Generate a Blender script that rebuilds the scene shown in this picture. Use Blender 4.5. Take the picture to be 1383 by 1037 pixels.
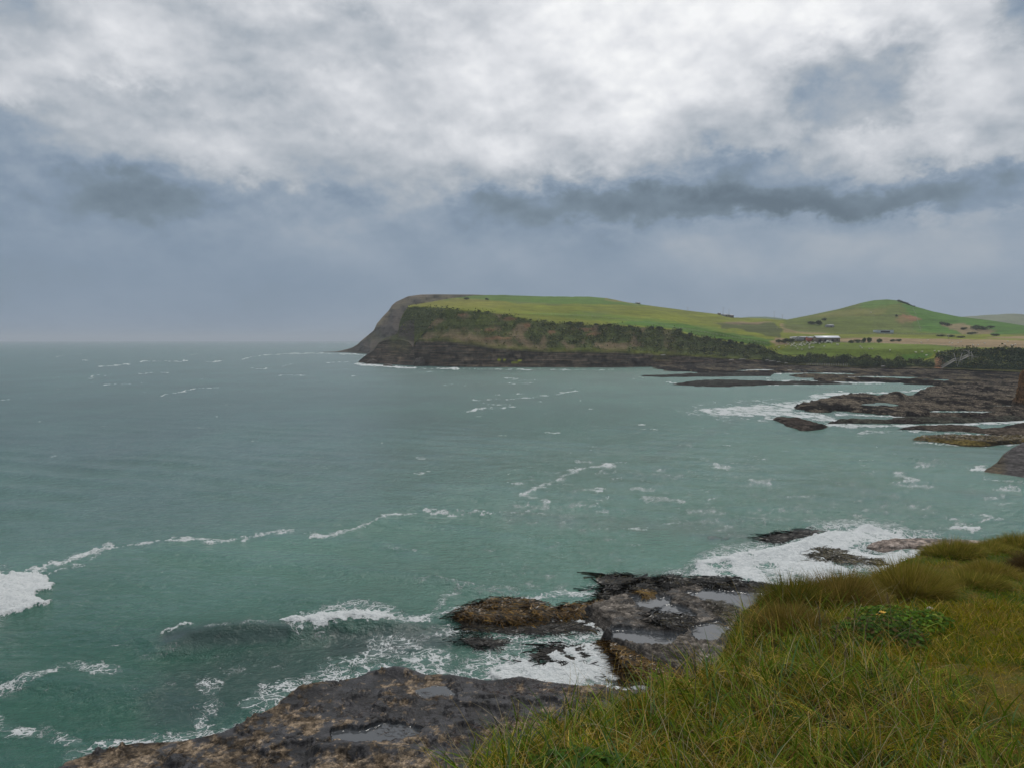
import bpy, math, random
import numpy as np
from math import radians as rad

random.seed(7)
RS = np.random.RandomState(11)
for o in list(bpy.data.objects):
    bpy.data.objects.remove(o)
SC = bpy.context.scene
COL = SC.collection

# ------------------------------------------------------------------ camera
F = 1085.0; CX = 691.5; CY = 518.5; EYE = 18.0; PITCH = math.atan(59.0 / F)
cam_d = bpy.data.cameras.new('camera'); cam = bpy.data.objects.new('camera', cam_d); COL.objects.link(cam)
cam.location = (0, 0, EYE); cam.rotation_euler = (math.pi / 2 - PITCH, 0, 0)
cam_d.sensor_width = 36.0; cam_d.lens = F / 1383.0 * 36.0; cam_d.clip_start = 0.05; cam_d.clip_end = 60000
SC.camera = cam
SC.view_settings.view_transform = 'Standard'; SC.view_settings.look = 'None'
SC.view_settings.gamma = 1.0; SC.view_settings.exposure = 0.0
SC.cycles.use_denoising = True
SC.cycles.max_bounces = 6; SC.cycles.diffuse_bounces = 2; SC.cycles.glossy_bounces = 2
SC.cycles.volume_bounces = 0; SC.cycles.transmission_bounces = 2; SC.cycles.transparent_max_bounces = 4
cp, sp = math.cos(PITCH), math.sin(PITCH)


# ------------------------------------------------------------------ node helper
class NT:
    def __init__(s, tree):
        s.t = tree; s.n = tree.nodes; s.l = tree.links

    def new(s, typ, **kw):
        n = s.n.new(typ)
        for k, v in kw.items():
            setattr(n, k, v)
        return n

    def put(s, sock, v):
        if v is None: return
        if isinstance(v, bpy.types.NodeSocket): s.l.new(v, sock)
        else: sock.default_value = v

    def m(s, op, a, b=None, c=None, clamp=False):
        n = s.new('ShaderNodeMath', operation=op, use_clamp=clamp)
        for i, v in enumerate((a, b, c)): s.put(n.inputs[i], v)
        return n.outputs[0]

    def add(s, a, b): return s.m('ADD', a, b)
    def sub(s, a, b): return s.m('SUBTRACT', a, b)
    def mul(s, a, b): return s.m('MULTIPLY', a, b)

    def ss(s, x, lo, hi, a=0.0, b=1.0):
        n = s.new('ShaderNodeMapRange', interpolation_type='SMOOTHSTEP')
        for i, v in enumerate((x, lo, hi, a, b)): s.put(n.inputs[i], v)
        return n.outputs[0]

    def noise(s, vec, scale, detail=4, rough=0.55, dist=0.0, color=False):
        n = s.new('ShaderNodeTexNoise'); s.put(n.inputs['Vector'], vec)
        n.inputs['Scale'].default_value = scale; n.inputs['Detail'].default_value = detail
        n.inputs['Roughness'].default_value = rough; n.inputs['Distortion'].default_value = dist
        return n.outputs['Color' if color else 'Fac']

    def vor(s, vec, scale, feature='F1', out='Distance', rnd=1.0):
        n = s.new('ShaderNodeTexVoronoi', feature=feature); s.put(n.inputs['Vector'], vec)
        n.inputs['Scale'].default_value = scale; n.inputs['Randomness'].default_value = rnd
        return n.outputs[out]

    def vm(s, op, a, b=None, sc=None):
        n = s.new('ShaderNodeVectorMath', operation=op); s.put(n.inputs[0], a)
        if b is not None: s.put(n.inputs[1], b)
        if sc is not None: s.put(n.inputs['Scale'], sc)
        return n.outputs['Value' if op in ('LENGTH', 'DOT_PRODUCT') else 'Vector']

    def mix(s, f, a, b, mode='MIX'):
        n = s.new('ShaderNodeMix', data_type='RGBA', blend_type=mode)
        s.put(n.inputs[0], f)
        for i, v in ((6, a), (7, b)):
            s.put(n.inputs[i], (v[0], v[1], v[2], 1.0) if isinstance(v, (tuple, list)) else v)
        return n.outputs[2]

    def ramp(s, f, pts, interp='LINEAR'):
        n = s.new('ShaderNodeValToRGB'); s.put(n.inputs[0], f); e = n.color_ramp; e.interpolation = interp
        while len(e.elements) < len(pts): e.elements.new(0.5)
        for el, (p, c) in zip(e.elements, pts):
            el.position = p; el.color = (c[0], c[1], c[2], 1.0)
        return n.outputs[0]

    def attr(s, name, out='Fac'):
        n = s.new('ShaderNodeAttribute', attribute_name=name); return n.outputs[out]

    def comb(s, x, y, z=0.0):
        n = s.new('ShaderNodeCombineXYZ')
        for i, v in enumerate((x, y, z)): s.put(n.inputs[i], v)
        return n.outputs[0]


# ------------------------------------------------------------------ sky (procedural overcast over a Nishita sky)
SUN_EL, SUN_AZ = 48.0, 22.0         # azimuth clockwise from +Y (the view direction)
w = bpy.data.worlds.new('World'); SC.world = w; w.use_nodes = True
T = NT(w.node_tree); T.n.clear()
dirv = T.new('ShaderNodeTexCoord').outputs['Generated']
sx = T.new('ShaderNodeSeparateXYZ'); T.put(sx.inputs[0], dirv); dx, dy, dz = sx.outputs
azn = T.mul(T.m('ARCTAN2', dx, dy), 57.2958)
eln = T.mul(T.m('ARCSINE', dz), 57.2958)
# cloud deck coordinates: rays meet a flat cloud base, so detail squeezes towards the horizon
hz = T.add(T.m('MAXIMUM', dz, 0.0), 0.10)
deck = T.comb(T.m('DIVIDE', dx, hz), T.m('DIVIDE', dy, hz), 0.0)
ae = T.comb(azn, T.mul(eln, 1.5), 0.0)
wc = T.noise(ae, 0.085, 5, 0.6, 0.3, color=True)
wv = T.vm('SUBTRACT', wc, (0.5, 0.5, 0.5))
sw = T.new('ShaderNodeSeparateXYZ'); T.put(sw.inputs[0], wv)
wc2 = T.noise(ae, 0.33, 6, 0.66, 0.2, color=True)
sw2 = T.new('ShaderNodeSeparateXYZ'); T.put(sw2.inputs[0], T.vm('SUBTRACT', wc2, (0.5, 0.5, 0.5)))
wax = T.add(T.mul(sw.outputs[0], 8.0), T.mul(sw2.outputs[0], 5.0))
wel = T.mul(T.ss(eln, 1.0, 9.0), T.add(T.mul(sw.outputs[1], 3.0), T.mul(sw2.outputs[1], 4.5)))
A = T.add(azn, wax); E = T.add(eln, wel)


def px_ae(px, py):
    a = (px - CX) / F; b = (CY - py) / F
    x, y, z = a, cp + b * sp, -sp + b * cp
    r = math.sqrt(x * x + y * y + z * z)
    return math.degrees(math.atan2(x, y)), math.degrees(math.asin(z / r))


# cloud brightness: one elevation profile per azimuth, blended sideways, read in warped coordinates so that the edges are ragged
YS = [0, 50, 100, 150, 190, 220, 250, 280, 300, 340, 400, 450]
TB = {0: (.70, .73, .79, .68, .61, .60, .62, .60, .585, .575, .56, .57), 170: (.81, .82, .77, .66, .68, .62, .56, .565, .59, .58, .565, .58), 340: (.81, .74, .74, .79, .74, .74, .69, .61, .60, .585, .57, .585),
      510: (.81, .73, .80, .82, .78, .75, .72, .66, .63, .60, .58, .60), 680: (.89, .88, .89, .87, .82, .78, .68, .58, .60, .62, .59, .60), 850: (.94, .94, .91, .88, .82, .75, .61, .515, .59, .60, .60, .61),
      1020: (.93, .89, .84, .77, .74, .60, .58, .50, .61, .665, .60, .61), 1110: (.89, .80, .68, .62, .71, .67, .58, .52, .62, .672, .605, .61), 1200: (.86, .76, .65, .64, .78, .74, .60, .52, .63, .672, .61, .61),
      1300: (.84, .84, .82, .82, .77, .72, .57, .55, .62, .667, .61, .615), 1383: (.66, .72, .80, .78, .76, .70, .59, .59, .62, .63, .61, .62)}
KX = sorted(TB); b = None
for i_, kx in enumerate(KX):
    cv = T.new('ShaderNodeFloatCurve'); T.put(cv.inputs['Value'], T.m('DIVIDE', E, 90.0, clamp=True)); cm = cv.mapping.curves[0]
    P_ = [(0.0, TB[kx][-1])] + [(max(px_ae(kx, y_)[1], .3) / 90, v_) for y_, v_ in zip(YS[::-1], TB[kx][::-1])] + [(.40, .84), (1.0, .80)]
    cm.points[0].location = P_[0]; cm.points[1].location = P_[-1]
    for q_ in P_[1:-1]: cm.points.new(*q_)
    for q_ in cm.points:
        if .09 < q_.location[0] < .38: q_.location = (q_.location[0], min(.935, q_.location[1] + (q_.location[1] - .80) * .14))
    cv.mapping.update()
    a_c = px_ae(kx, 200)[0]; lo_ = px_ae(KX[i_ - 1], 200)[0] if i_ else None; hi_ = px_ae(KX[i_ + 1], 200)[0] if i_ < len(KX) - 1 else None
    wl = T.ss(A, lo_, a_c) if lo_ is not None else 1.0
    wr = T.ss(A, a_c, hi_, 1.0, 0.0) if hi_ is not None else 1.0
    term = T.mul(cv.outputs[0], T.mul(wl, wr)); b = term if b is None else T.add(b, term)
upm = T.ss(eln, 3.5, 11.5)
n2 = T.noise(ae, 0.16, 8, 0.60, 0.4)
b = T.add(b, T.mul(T.mul(T.sub(n2, 0.5), 0.20), T.add(T.mul(upm, 0.8), 0.2)))
# relief: lumps are lighter on top, greyer underneath
for sc_, off_, g_ in ((0.045, 3.6, .34), (0.10, 1.9, .30), (0.26, 0.7, .13)):
    na_ = T.noise(ae, sc_, 5, 0.52, 0.0); nb_ = T.noise(T.vm('ADD', ae, (0.15 * off_, off_, 0.0)), sc_, 5, 0.52, 0.0)
    b = T.add(b, T.mul(T.mul(T.sub(na_, nb_), g_ * 1.45), T.add(T.mul(upm, .85), .15)))
S_ = lambda r_, g__, b_: tuple(((v / 255 + .055) / 1.055) ** 2.4 for v in (r_, g__, b_))
ccol = T.ramp(b, [(0.42, S_(98, 113, 126)), (0.52, S_(120, 136, 150)), (0.57, S_(130, 147, 166)), (0.63, S_(147, 161, 177)), (0.70, S_(170, 178, 187)), (0.80, S_(201, 205, 211)), (0.90, S_(229, 231, 235)), (0.98, S_(249, 250, 251))])
sky = T.new('ShaderNodeTexSky', sky_type='NISHITA', sun_disc=False)
sky.sun_elevation = rad(SUN_EL); sky.sun_rotation = rad(SUN_AZ); sky.altitude = 20
cl10 = T.vm('SCALE', ccol, sc=10.0)
mixc = T.mix(0.985, sky.outputs[0], cl10)
bg = T.new('ShaderNodeBackground'); T.put(bg.inputs[0], mixc); bg.inputs[1].default_value = 0.1
T.l.new(bg.outputs[0], T.new('ShaderNodeOutputWorld').inputs[0])
w.cycles.sampling_method = 'MANUAL'; w.cycles.sample_map_resolution = 512

sun_d = bpy.data.lights.new('sun', 'SUN'); sun = bpy.data.objects.new('sun', sun_d); COL.objects.link(sun)
sun_d.energy = 1.5; sun_d.angle = rad(14); sun_d.color = (1.0, 0.95, 0.88)
sun.rotation_euler = (rad(90 - SUN_EL), 0, rad(180 - SUN_AZ))


# ------------------------------------------------------------------ maths helpers
def perlin(x, y, seed=0):
    x = np.asarray(x, float); y = np.asarray(y, float)
    xi = np.floor(x).astype(np.int64); yi = np.floor(y).astype(np.int64)
    xf = x - xi; yf = y - yi

    def g(ix, iy):
        h = (ix * 374761393 + iy * 668265263 + seed * 1274126177) & 0xffffffff
        h = ((h ^ (h >> 13)) * 1274126177) & 0xffffffff
        h = h ^ (h >> 16)
        a = h.astype(float) * (2 * math.pi / 4294967296.0)
        return np.cos(a), np.sin(a)

    u = xf * xf * xf * (xf * (xf * 6 - 15) + 10); v = yf * yf * yf * (yf * (yf * 6 - 15) + 10)
    r = []
    for ox in (0, 1):
        for oy in (0, 1):
            gx, gy = g(xi + ox, yi + oy)
            r.append(gx * (xf - ox) + gy * (yf - oy))
    return 1.5 * ((r[0] * (1 - u) + r[2] * u) * (1 - v) + (r[1] * (1 - u) + r[3] * u) * v)


def fbm(x, y, octv=5, seed=0, gain=0.5, ridged=False):
    s = 0; a = 1.0; t = 0
    for i in range(octv):
        n = perlin(x, y, seed + i * 7)
        if ridged: n = 1 - 2 * np.abs(n)
        s = s + a * n; t += a; a *= gain; x = x * 2.03 + 3.1; y = y * 2.03 - 1.7
    return s / t


def sstep(x, a, b):
    t = np.clip((x - a) / (b - a), 0, 1); return t * t * (3 - 2 * t)


def unp(px, py, d=None, z=None):
    """point seen at photo pixel (px, py): at forward distance d, or on the level z"""
    px = np.asarray(px, float); py = np.asarray(py, float)
    a = (px - CX) / F; b = (CY - py) / F
    wx, wy, wz = a, cp + b * sp, -sp + b * cp
    k = (d / wy) if d is not None else (z - EYE) / wz
    return np.stack([wx * k + 0 * py, wy * k + 0 * px, EYE + wz * k + 0 * px], -1)


def proj(P):
    x, y, z = P[..., 0], P[..., 1], P[..., 2] - EYE
    de = y * cp - z * sp; up = y * sp + z * cp
    de = np.where(de < 0.05, 0.05, de)
    return CX + F * x / de, CY - F * up / de


def poly_sd(px, py, poly, sy=1.0):
    """signed distance to a closed polygon (positive inside); sy stretches the vertical"""
    P = np.asarray(poly, float) * (1, sy); x = px; y = py * sy
    best = np.full(np.shape(x), 1e18); ins = np.zeros(np.shape(x), bool)
    for i in range(len(P)):
        a = P[i]; c = P[(i + 1) % len(P)]; e = c - a
        t = np.clip(((x - a[0]) * e[0] + (y - a[1]) * e[1]) / (e @ e + 1e-12), 0, 1)
        best = np.minimum(best, (x - a[0] - t * e[0]) ** 2 + (y - a[1] - t * e[1]) ** 2)
        cr = ((a[1] > y) != (c[1] > y))
        with np.errstate(divide='ignore', invalid='ignore'):
            xx = (c[0] - a[0]) * (y - a[1]) / (c[1] - a[1] + 1e-12) + a[0]
        ins ^= cr & (x < xx)
    return np.where(ins, 1, -1) * np.sqrt(best)


def line_d(px, py, pts, sy=1.0):
    best = np.full(np.shape(px), 1e18)
    for i in range(len(pts) - 1):
        a = np.array(pts[i], float) * (1, sy); c = np.array(pts[i + 1], float) * (1, sy); e = c - a
        t = np.clip(((px - a[0]) * e[0] + (py * sy - a[1]) * e[1]) / (e @ e + 1e-12), 0, 1)
        best = np.minimum(best, (px - a[0] - t * e[0]) ** 2 + (py * sy - a[1] - t * e[1]) ** 2)
    return np.sqrt(best)


# ------------------------------------------------------------------ mesh helpers
def tag(o, label=None, cat=None, group=None, kind=None):
    if label: o['label'] = label
    if cat: o['category'] = cat
    if group: o['group'] = group
    if kind: o['kind'] = kind
    return o


def mesh_np(name, V, Q, mat=None, parent=None, attrs=None, smooth=True, tris=None, link=True):
    """V (n,3); Q (m,4) quads; tris (k,3)"""
    V = np.asarray(V, np.float32).reshape(-1, 3)
    me = bpy.data.meshes.new(name)
    Q = np.zeros((0, 4), np.int32) if Q is None else np.asarray(Q, np.int32).reshape(-1, 4)
    Tn = np.zeros((0, 3), np.int32) if tris is None else np.asarray(tris, np.int32).reshape(-1, 3)
    loops = np.concatenate([Q.ravel(), Tn.ravel()])
    st = np.concatenate([np.arange(len(Q)) * 4, len(Q) * 4 + np.arange(len(Tn)) * 3])
    me.vertices.add(len(V)); me.vertices.foreach_set('co', V.ravel())
    me.loops.add(len(loops)); me.loops.foreach_set('vertex_index', loops)
    me.polygons.add(len(st)); me.polygons.foreach_set('loop_start', st.astype(np.int32))
    me.update(calc_edges=True)
    if smooth: me.polygons.foreach_set('use_smooth', np.ones(len(st), bool))
    for k, a in (attrs or {}).items():
        a = np.asarray(a, np.float32)
        if a.ndim == 2:
            at = me.attributes.new(k, 'FLOAT_COLOR', 'POINT')
            if a.shape[1] == 3: a = np.concatenate([a, np.ones((len(a), 1), np.float32)], 1)
            at.data.foreach_set('color', a.ravel())
        else:
            at = me.attributes.new(k, 'FLOAT', 'POINT'); at.data.foreach_set('value', a.ravel())
    me.validate(verbose=False)
    if mat: me.materials.append(mat)
    o = bpy.data.objects.new(name, me)
    if link: COL.objects.link(o)
    if parent: o.parent = parent
    return o


def grid_q(R, C):
    i = np.arange(R - 1)[:, None] * C + np.arange(C - 1)[None, :]
    return np.stack([i, i + 1, i + C + 1, i + C], -1).reshape(-1, 4)


def grid_obj(name, P, mat, attrs=None, parent=None):
    R, C = P.shape[:2]
    at = {k: v.reshape(-1, 3) if v.ndim == 3 else v.ravel() for k, v in (attrs or {}).items()}
    return mesh_np(name, P.reshape(-1, 3), grid_q(R, C), mat, parent, at)


class MB:
    """collects boxes, bars and tubes into ONE mesh"""
    def __init__(s): s.v = []; s.q = []; s.t = []; s.n = 0

    def put(s, V, Q=None, Tr=None):
        V = np.asarray(V, float).reshape(-1, 3)
        if Q is not None and len(Q): s.q.append(np.asarray(Q).reshape(-1, 4) + s.n)
        if Tr is not None and len(Tr): s.t.append(np.asarray(Tr).reshape(-1, 3) + s.n)
        s.v.append(V); s.n += len(V); return s

    def box(s, c, d, rz=0.0):
        c = np.array(c, float); d = np.array(d, float) / 2
        V = np.array([(x, y, z) for z in (-1, 1) for x, y in ((-1, -1), (1, -1), (1, 1), (-1, 1))]) * d
        cr, sr = math.cos(rz), math.sin(rz)
        V = V @ np.array([[cr, sr, 0], [-sr, cr, 0], [0, 0, 1]]) + c
        return s.put(V, [(0, 3, 2, 1), (4, 5, 6, 7), (0, 1, 5, 4), (1, 2, 6, 5), (2, 3, 7, 6), (3, 0, 4, 7)])

    def bar(s, a, b, r=0.05, r2=None, n=6):
        a = np.array(a, float); b = np.array(b, float); d = b - a; d /= np.linalg.norm(d) + 1e-9
        u = np.cross(d, (0, 0, 1) if abs(d[2]) < .9 else (1, 0, 0)); u /= np.linalg.norm(u); v = np.cross(d, u)
        r2 = r if r2 is None else r2; th = np.arange(n) * 2 * math.pi / n
        ring = np.cos(th)[:, None] * u + np.sin(th)[:, None] * v
        V = np.concatenate([a + ring * r, b + ring * r2, [a], [b]])
        Q = [(i, (i + 1) % n, n + (i + 1) % n, n + i) for i in range(n)]
        Tr = [((i + 1) % n, i, 2 * n) for i in range(n)] + [(n + i, n + (i + 1) % n, 2 * n + 1) for i in range(n)]
        return s.put(V, Q, Tr)

    def build(s, name, mat, parent=None, smooth=False, attrs=None):
        return mesh_np(name, np.concatenate(s.v), np.concatenate(s.q) if s.q else None, mat, parent, attrs, smooth,
                       np.concatenate(s.t) if s.t else None)


def empty(name, loc, rz=0.0):
    o = bpy.data.objects.new(name, None); COL.objects.link(o); o.location = loc; o.rotation_euler = (0, 0, rz)
    o.empty_display_size = 0.5
    return o


def kids(o): return [c for c in bpy.data.objects if c.parent == o]


def copy_tree(o, parent=None):
    c = o.copy(); COL.objects.link(c); c.parent = parent
    for ch in kids(o): copy_tree(ch, c)
    return c


def material(name):
    m = bpy.data.materials.new(name); m.use_nodes = True; t = NT(m.node_tree); t.n.clear()
    out = t.new('ShaderNodeOutputMaterial'); bs = t.new('ShaderNodeBsdfPrincipled'); t.l.new(bs.outputs[0], out.inputs[0])
    return m, t, bs


def plain(name, col, rough=0.8, var=0.15, scale=3.0, bump=0.0, metallic=0.0):
    m, t, bs = material(name)
    co = t.new('ShaderNodeTexCoord').outputs['Object']
    n = t.noise(co, scale, 5, 0.6)
    t.put(bs.inputs['Base Color'], t.mix(n, tuple(c * (1 - var) for c in col), tuple(min(1, c * (1 + var)) for c in col)))
    bs.inputs['Roughness'].default_value = rough; bs.inputs['Metallic'].default_value = metallic
    if bump:
        bn = t.new('ShaderNodeBump'); t.put(bn.inputs['Height'], n); bn.inputs['Distance'].default_value = bump
        t.l.new(bn.outputs[0], bs.inputs['Normal'])
    return m


def worldpos(t): return t.new('ShaderNodeNewGeometry').outputs['Position']

# ------------------------------------------------------------------ land: materials
def lin(c): return np.array([((v / 255.0 + 0.055) / 1.055) ** 2.4 if v > 10 else v / 255 / 12.92 for v in c])


m_land, t, bs = material('headland')
pos = worldpos(t); c0 = t.attr('Col', 'Color'); veg = t.attr('veg'); rock = t.attr('rock')
nA = t.noise(pos, 0.11, 6, 0.62); nB = t.noise(pos, 0.55, 5, 0.6); st = t.noise(t.vm('MULTIPLY', pos, (.05, .05, 1.2)), 1.0, 5, 0.6)
k = t.ss(nA, .3, .7, .82, 1.18)
k = t.mul(k, t.ss(nB, .25, .75, .80, 1.20))
tc = t.noise(t.vm('MULTIPLY', pos, (.012, .012, .55)), 1.0, 6, .68); k = t.mul(k, t.ss(tc, .36, .64, .80, 1.20))
k2 = t.mix(rock, (1, 1, 1), t.ramp(st, [(.34, (.45, .44, .44)), (.44, (1.2, 1.12, 1.0)), (.50, (.55, .55, .56)), (.60, (1.7, 1.5, 1.25))]))
cc = t.vm('SCALE', t.mix(1.0, c0, k2, 'MULTIPLY'), sc=k)
t.put(bs.inputs['Base Color'], cc); bs.inputs['Roughness'].default_value = 0.9
bs.inputs['Specular IOR Level'].default_value = 0.05
bm_ = t.new('ShaderNodeBump'); bm_.inputs['Distance'].default_value = 1.2
t.put(bm_.inputs['Height'], t.add(t.mul(nB, t.add(t.mul(veg, .9), .12)), t.mul(t.mul(st, rock), 0.8))); t.l.new(bm_.outputs[0], bs.inputs['Normal'])

m_leaf, t, bs = material('scrub_leaves')
cc = t.attr('Col', 'Color'); t.put(bs.inputs['Base Color'], cc)
bs.inputs['Roughness'].default_value = 0.75; bs.inputs['Specular IOR Level'].default_value = 0.2

PX0, PX1 = 484, 1500
cols = np.arange(PX0, PX1 + 1, 1.0)


def L(pts):
    p = np.array(pts, float); return np.interp(cols, p[:, 0], p[:, 1])


foot_y = L([(484, 490.5), (500, 492), (520, 492.7), (545, 494.2), (560, 495), (600, 496.3), (632, 497.2), (830, 497.6), (900, 496.6), (960, 494.6),
            (1033, 492), (1100, 493.5), (1160, 496.6), (1210, 497.2), (1261, 497.5), (1310, 499.5), (1383, 502.5), (1500, 507)])
zf = L([(484, -.6), (950, -.6), (1033, 1.2), (1500, 2.0)])
d0 = (EYE - zf) / ((foot_y - 459.5) / F)
# top of the dark rock band
band_y = L([(484, 489), (490, 484), (497, 479), (505, 474), (512, 464), (518, 461), (527, 459), (540, 459), (552, 462), (558, 470), (561, 462), (566, 459.5), (603, 459.7),
            (632, 465), (676, 471), (719, 474), (780, 475.2), (830, 475.8), (900, 479.5), (966, 483.5), (1032, 486.5), (1060, 488.5), (1100, 490), (1160, 494), (1250, 495), (1383, 499.5), (1500, 504)])
d1 = d0 + L([(484, 2), (512, 14), (545, 22), (560, 5), (603, 6), (830, 6), (1000, 4), (1060, 2), (1500, 2)])
# brow of the near face (for px < 603 it is the diagonal edge of the gully)
brow_y = L([(484, 488.5), (490, 483), (497, 478), (505, 473), (512, 463), (518, 460), (527, 458), (540, 458), (552, 461.5), (558, 469), (561, 461), (566, 457), (575, 446), (585, 434), (595, 423), (603, 417.3), (612, 417), (632, 419),
            (676, 423.5), (700, 428), (719, 432), (762, 436.8), (780, 437.8), (830, 440.6), (860, 441.8), (911, 445.5), (944, 455.5), (999, 463.5), (1032, 470), (1043, 474),
            (1060, 481), (1100, 482.5), (1160, 485), (1210, 488), (1240, 489), (1262, 483), (1271, 476), (1306, 473), (1383, 472), (1500, 472)])
d2 = d1 + L([(484, .5), (545, 1), (560, 2), (575, 14), (603, 34), (700, 34), (830, 33), (944, 24), (1043, 12), (1100, 6), (1240, 6), (1271, 18), (1500, 18)])
# second headland: gully face foot and its own brow (equal to the near brow further right)
g1_y = np.where(cols < 603, L([(484, 489), (512, 464), (527, 459), (540, 458), (561, 462), (603, 430)]), brow_y - .25)
g1_d = np.where(cols < 603, L([(484, 660), (512, 665), (540, 650), (603, 640)]), d2 + 5)
g1_d = np.maximum(g1_d, d2 + 3)
g2_y = np.where(cols < 603, L([(484, 489), (497, 478), (512, 463), (527, 457), (537.5, 452), (539.5, 436), (544, 425), (551, 415.5), (560, 413.8), (603, 416.5)]), brow_y - .7)
g2_d = np.where(cols < 603, L([(484, 665), (512, 670), (540, 672), (603, 662)]), g1_d + 12)
g2_d = np.maximum(g2_d, g1_d + 3)
m_y = np.where(cols < 551, g2_y + 8, L([(551, 414.5), (603, 411), (650, 411), (719, 414), (800, 421), (860, 428), (911, 435), (944, 444), (975, 449), (999, 455), (1032, 462),
                                       (1043, 465), (1060, 470), (1100, 471), (1200, 472), (1262, 471.5), (1275, 471), (1383, 469.5), (1500, 469)]))
m_d = L([(484, 700), (540, 710), (650, 760), (830, 700), (950, 640), (1043, 560), (1060, 520), (1200, 505), (1275, 490), (1383, 490), (1500, 480)])
m_d = np.maximum(m_d, g2_d + 10)
n_y = np.where(cols < 551, g2_y + 20, L([(551, 414), (590, 408.5), (650, 405.5), (719, 407), (780, 409.5), (860, 418), (911, 426), (944, 434), (975, 440), (999, 444), (1032, 450), (1054, 456),
                                       (1080, 459), (1100, 460.5), (1200, 461.5), (1300, 461), (1383, 461.5), (1500, 462)]))
n_d = L([(484, 740), (540, 760), (650, 880), (830, 820), (950, 740), (1043, 640), (1100, 585), (1300, 590), (1500, 580)])
q_y = np.where(cols < 551, g2_y + 32, L([(551, 414.5), (590, 407), (603, 405), (650, 402), (719, 403), (780, 404), (860, 413.5), (911, 421), (944, 427), (975, 432), (1010, 436), (1040, 438), (1054, 440),
                                       (1080, 447), (1130, 450.5), (1200, 451), (1300, 451), (1383, 452), (1500, 453)]))
q_d = L([(484, 780), (540, 800), (650, 980), (830, 930), (950, 850), (1054, 760), (1130, 720), (1500, 720)])
s_y = np.where(cols < 551, g2_y + 45, L([(551, 415), (590, 407.5), (603, 405), (620, 402.5), (640, 400), (660, 398.8), (700, 399.6), (750, 401.3), (775, 402.4), (784, 401.2), (795, 401), (806, 402), (819.6, 403),
                                       (845.7, 408.5), (889.6, 415), (933.4, 420.5), (973, 425), (990, 429.3), (1032, 430.4), (1054, 432.3), (1063, 432), (1096, 425.6), (1134, 417.5), (1164.6, 409), (1180, 406),
                                       (1197.5, 404.7), (1215, 406.4), (1235, 414), (1261, 421.3), (1294, 427.8), (1337, 433), (1383, 440), (1440, 449), (1500, 455)]))
s_d = L([(484, 820), (540, 860), (650, 1080), (830, 1040), (1000, 950), (1054, 900), (1200, 960), (1383, 900), (1500, 860)])
b_y = s_y + 14; b_d = s_d + 160
LN = [(foot_y, d0), (band_y, d1), (brow_y, d2), (g1_y, g1_d), (g2_y, g2_d), (m_y, m_d), (n_y, n_d), (q_y, q_d), (s_y, s_d), (b_y, b_d)]
SUB = [10, 22, 3, 16, 14, 14, 14, 24, 8]
pts = [unp(cols, y, d=d) for y, d in LN]
rows = []; seg = []
for kk, n in enumerate(SUB):
    for i in range(n):
        f = i / n
        P = pts[kk] * (1 - f) + pts[kk + 1] * f
        if kk == 7: P[:, 2] = pts[kk][:, 2] + (pts[kk + 1][:, 2] - pts[kk][:, 2]) * (f ** 1.0 * (1 - .45 * (1 - f)) if False else math.sin(f * math.pi / 2) * .35 + f * .65)
        rows.append(P); seg.append(kk + f)
rows.append(pts[-1]); seg.append(len(SUB))
LP = np.stack(rows); SEG = np.array(seg)[:, None] + 0 * cols[None, :]
for it in range(3):                       # soften the creases of the plateau only
    r0 = sum(SUB[:5]) + 3; r1 = sum(SUB[:8]) - 1
    a = LP[r0 - 1:r1 - 1, :, 2] * .25 + LP[r0:r1, :, 2] * .5 + LP[r0 + 1:r1 + 1, :, 2] * .25
    LP[r0:r1, :, 2] = a
gx, gy = LP[..., 0], LP[..., 1]
LPX, LPY = proj(LP)
e_scrub = sstep(SEG, .95, 1.15) * (1 - sstep(SEG, 1.93, 2.0)) * sstep(LPX, 556, 566)
gully = sstep(SEG, 3.0, 3.2) * (1 - sstep(SEG, 3.96, 4.0)) * (1 - sstep(LPX, 601, 606))
bank2 = sstep(SEG, .5, 1.0) * (1 - sstep(SEG, 1.97, 2.0)) * sstep(LPX, 1035, 1050)
rockm = (1 - sstep(SEG, .93, 1.05)) * (1 - sstep(LPX, 1030, 1060) * .4)
scr = np.clip(e_scrub + gully, 0, 1)
plate = sstep(SEG, 4.1, 4.6) * (1 - sstep(SEG, 7.6, 8.0))
n_big = fbm(gx / 48, gy / 60, 4, 3)
lump = fbm(gx / 4.0, gy / 4.0, 3, 21, ridged=True)
LP[..., 2] += scr * (lump * .8 + fbm(gx / 14, gy / 14, 3, 5) * 2.2)
LP[..., 1] += scr * (fbm(gx / 9, LP[..., 2] / 6, 3, 9) * 2.5 + fbm(gx / 20, LP[..., 2] / 45, 3, 10, ridged=True) * 6.0 * sstep(SEG, 1.0, 1.3) * (1 - sstep(SEG, 1.7, 2.0)))
LP[..., 2] += plate * n_big * 2.8 * (1 - sstep(LPX, 1050, 1090) * (1 - sstep(SEG, 6.9, 7.1)) * .7) + plate * sstep(SEG, 5.5, 7) * fbm(gx / 22, gy / 30, 3, 15) * .9
# strata: ledges on the rock band
rk = (1 - sstep(SEG, .97, 1.02)) * sstep(SEG, .02, .2)
LP[..., 1] += rk * (fbm(gx / 10, LP[..., 2] / 1.2, 4, 31) * 2.2 + fbm(gx / 6.0, LP[..., 2] / 7, 4, 33, ridged=True) * 1.8)
LP[..., 2] += rk * fbm(gx / 16, gy / 16, 3, 35) * .6

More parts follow.
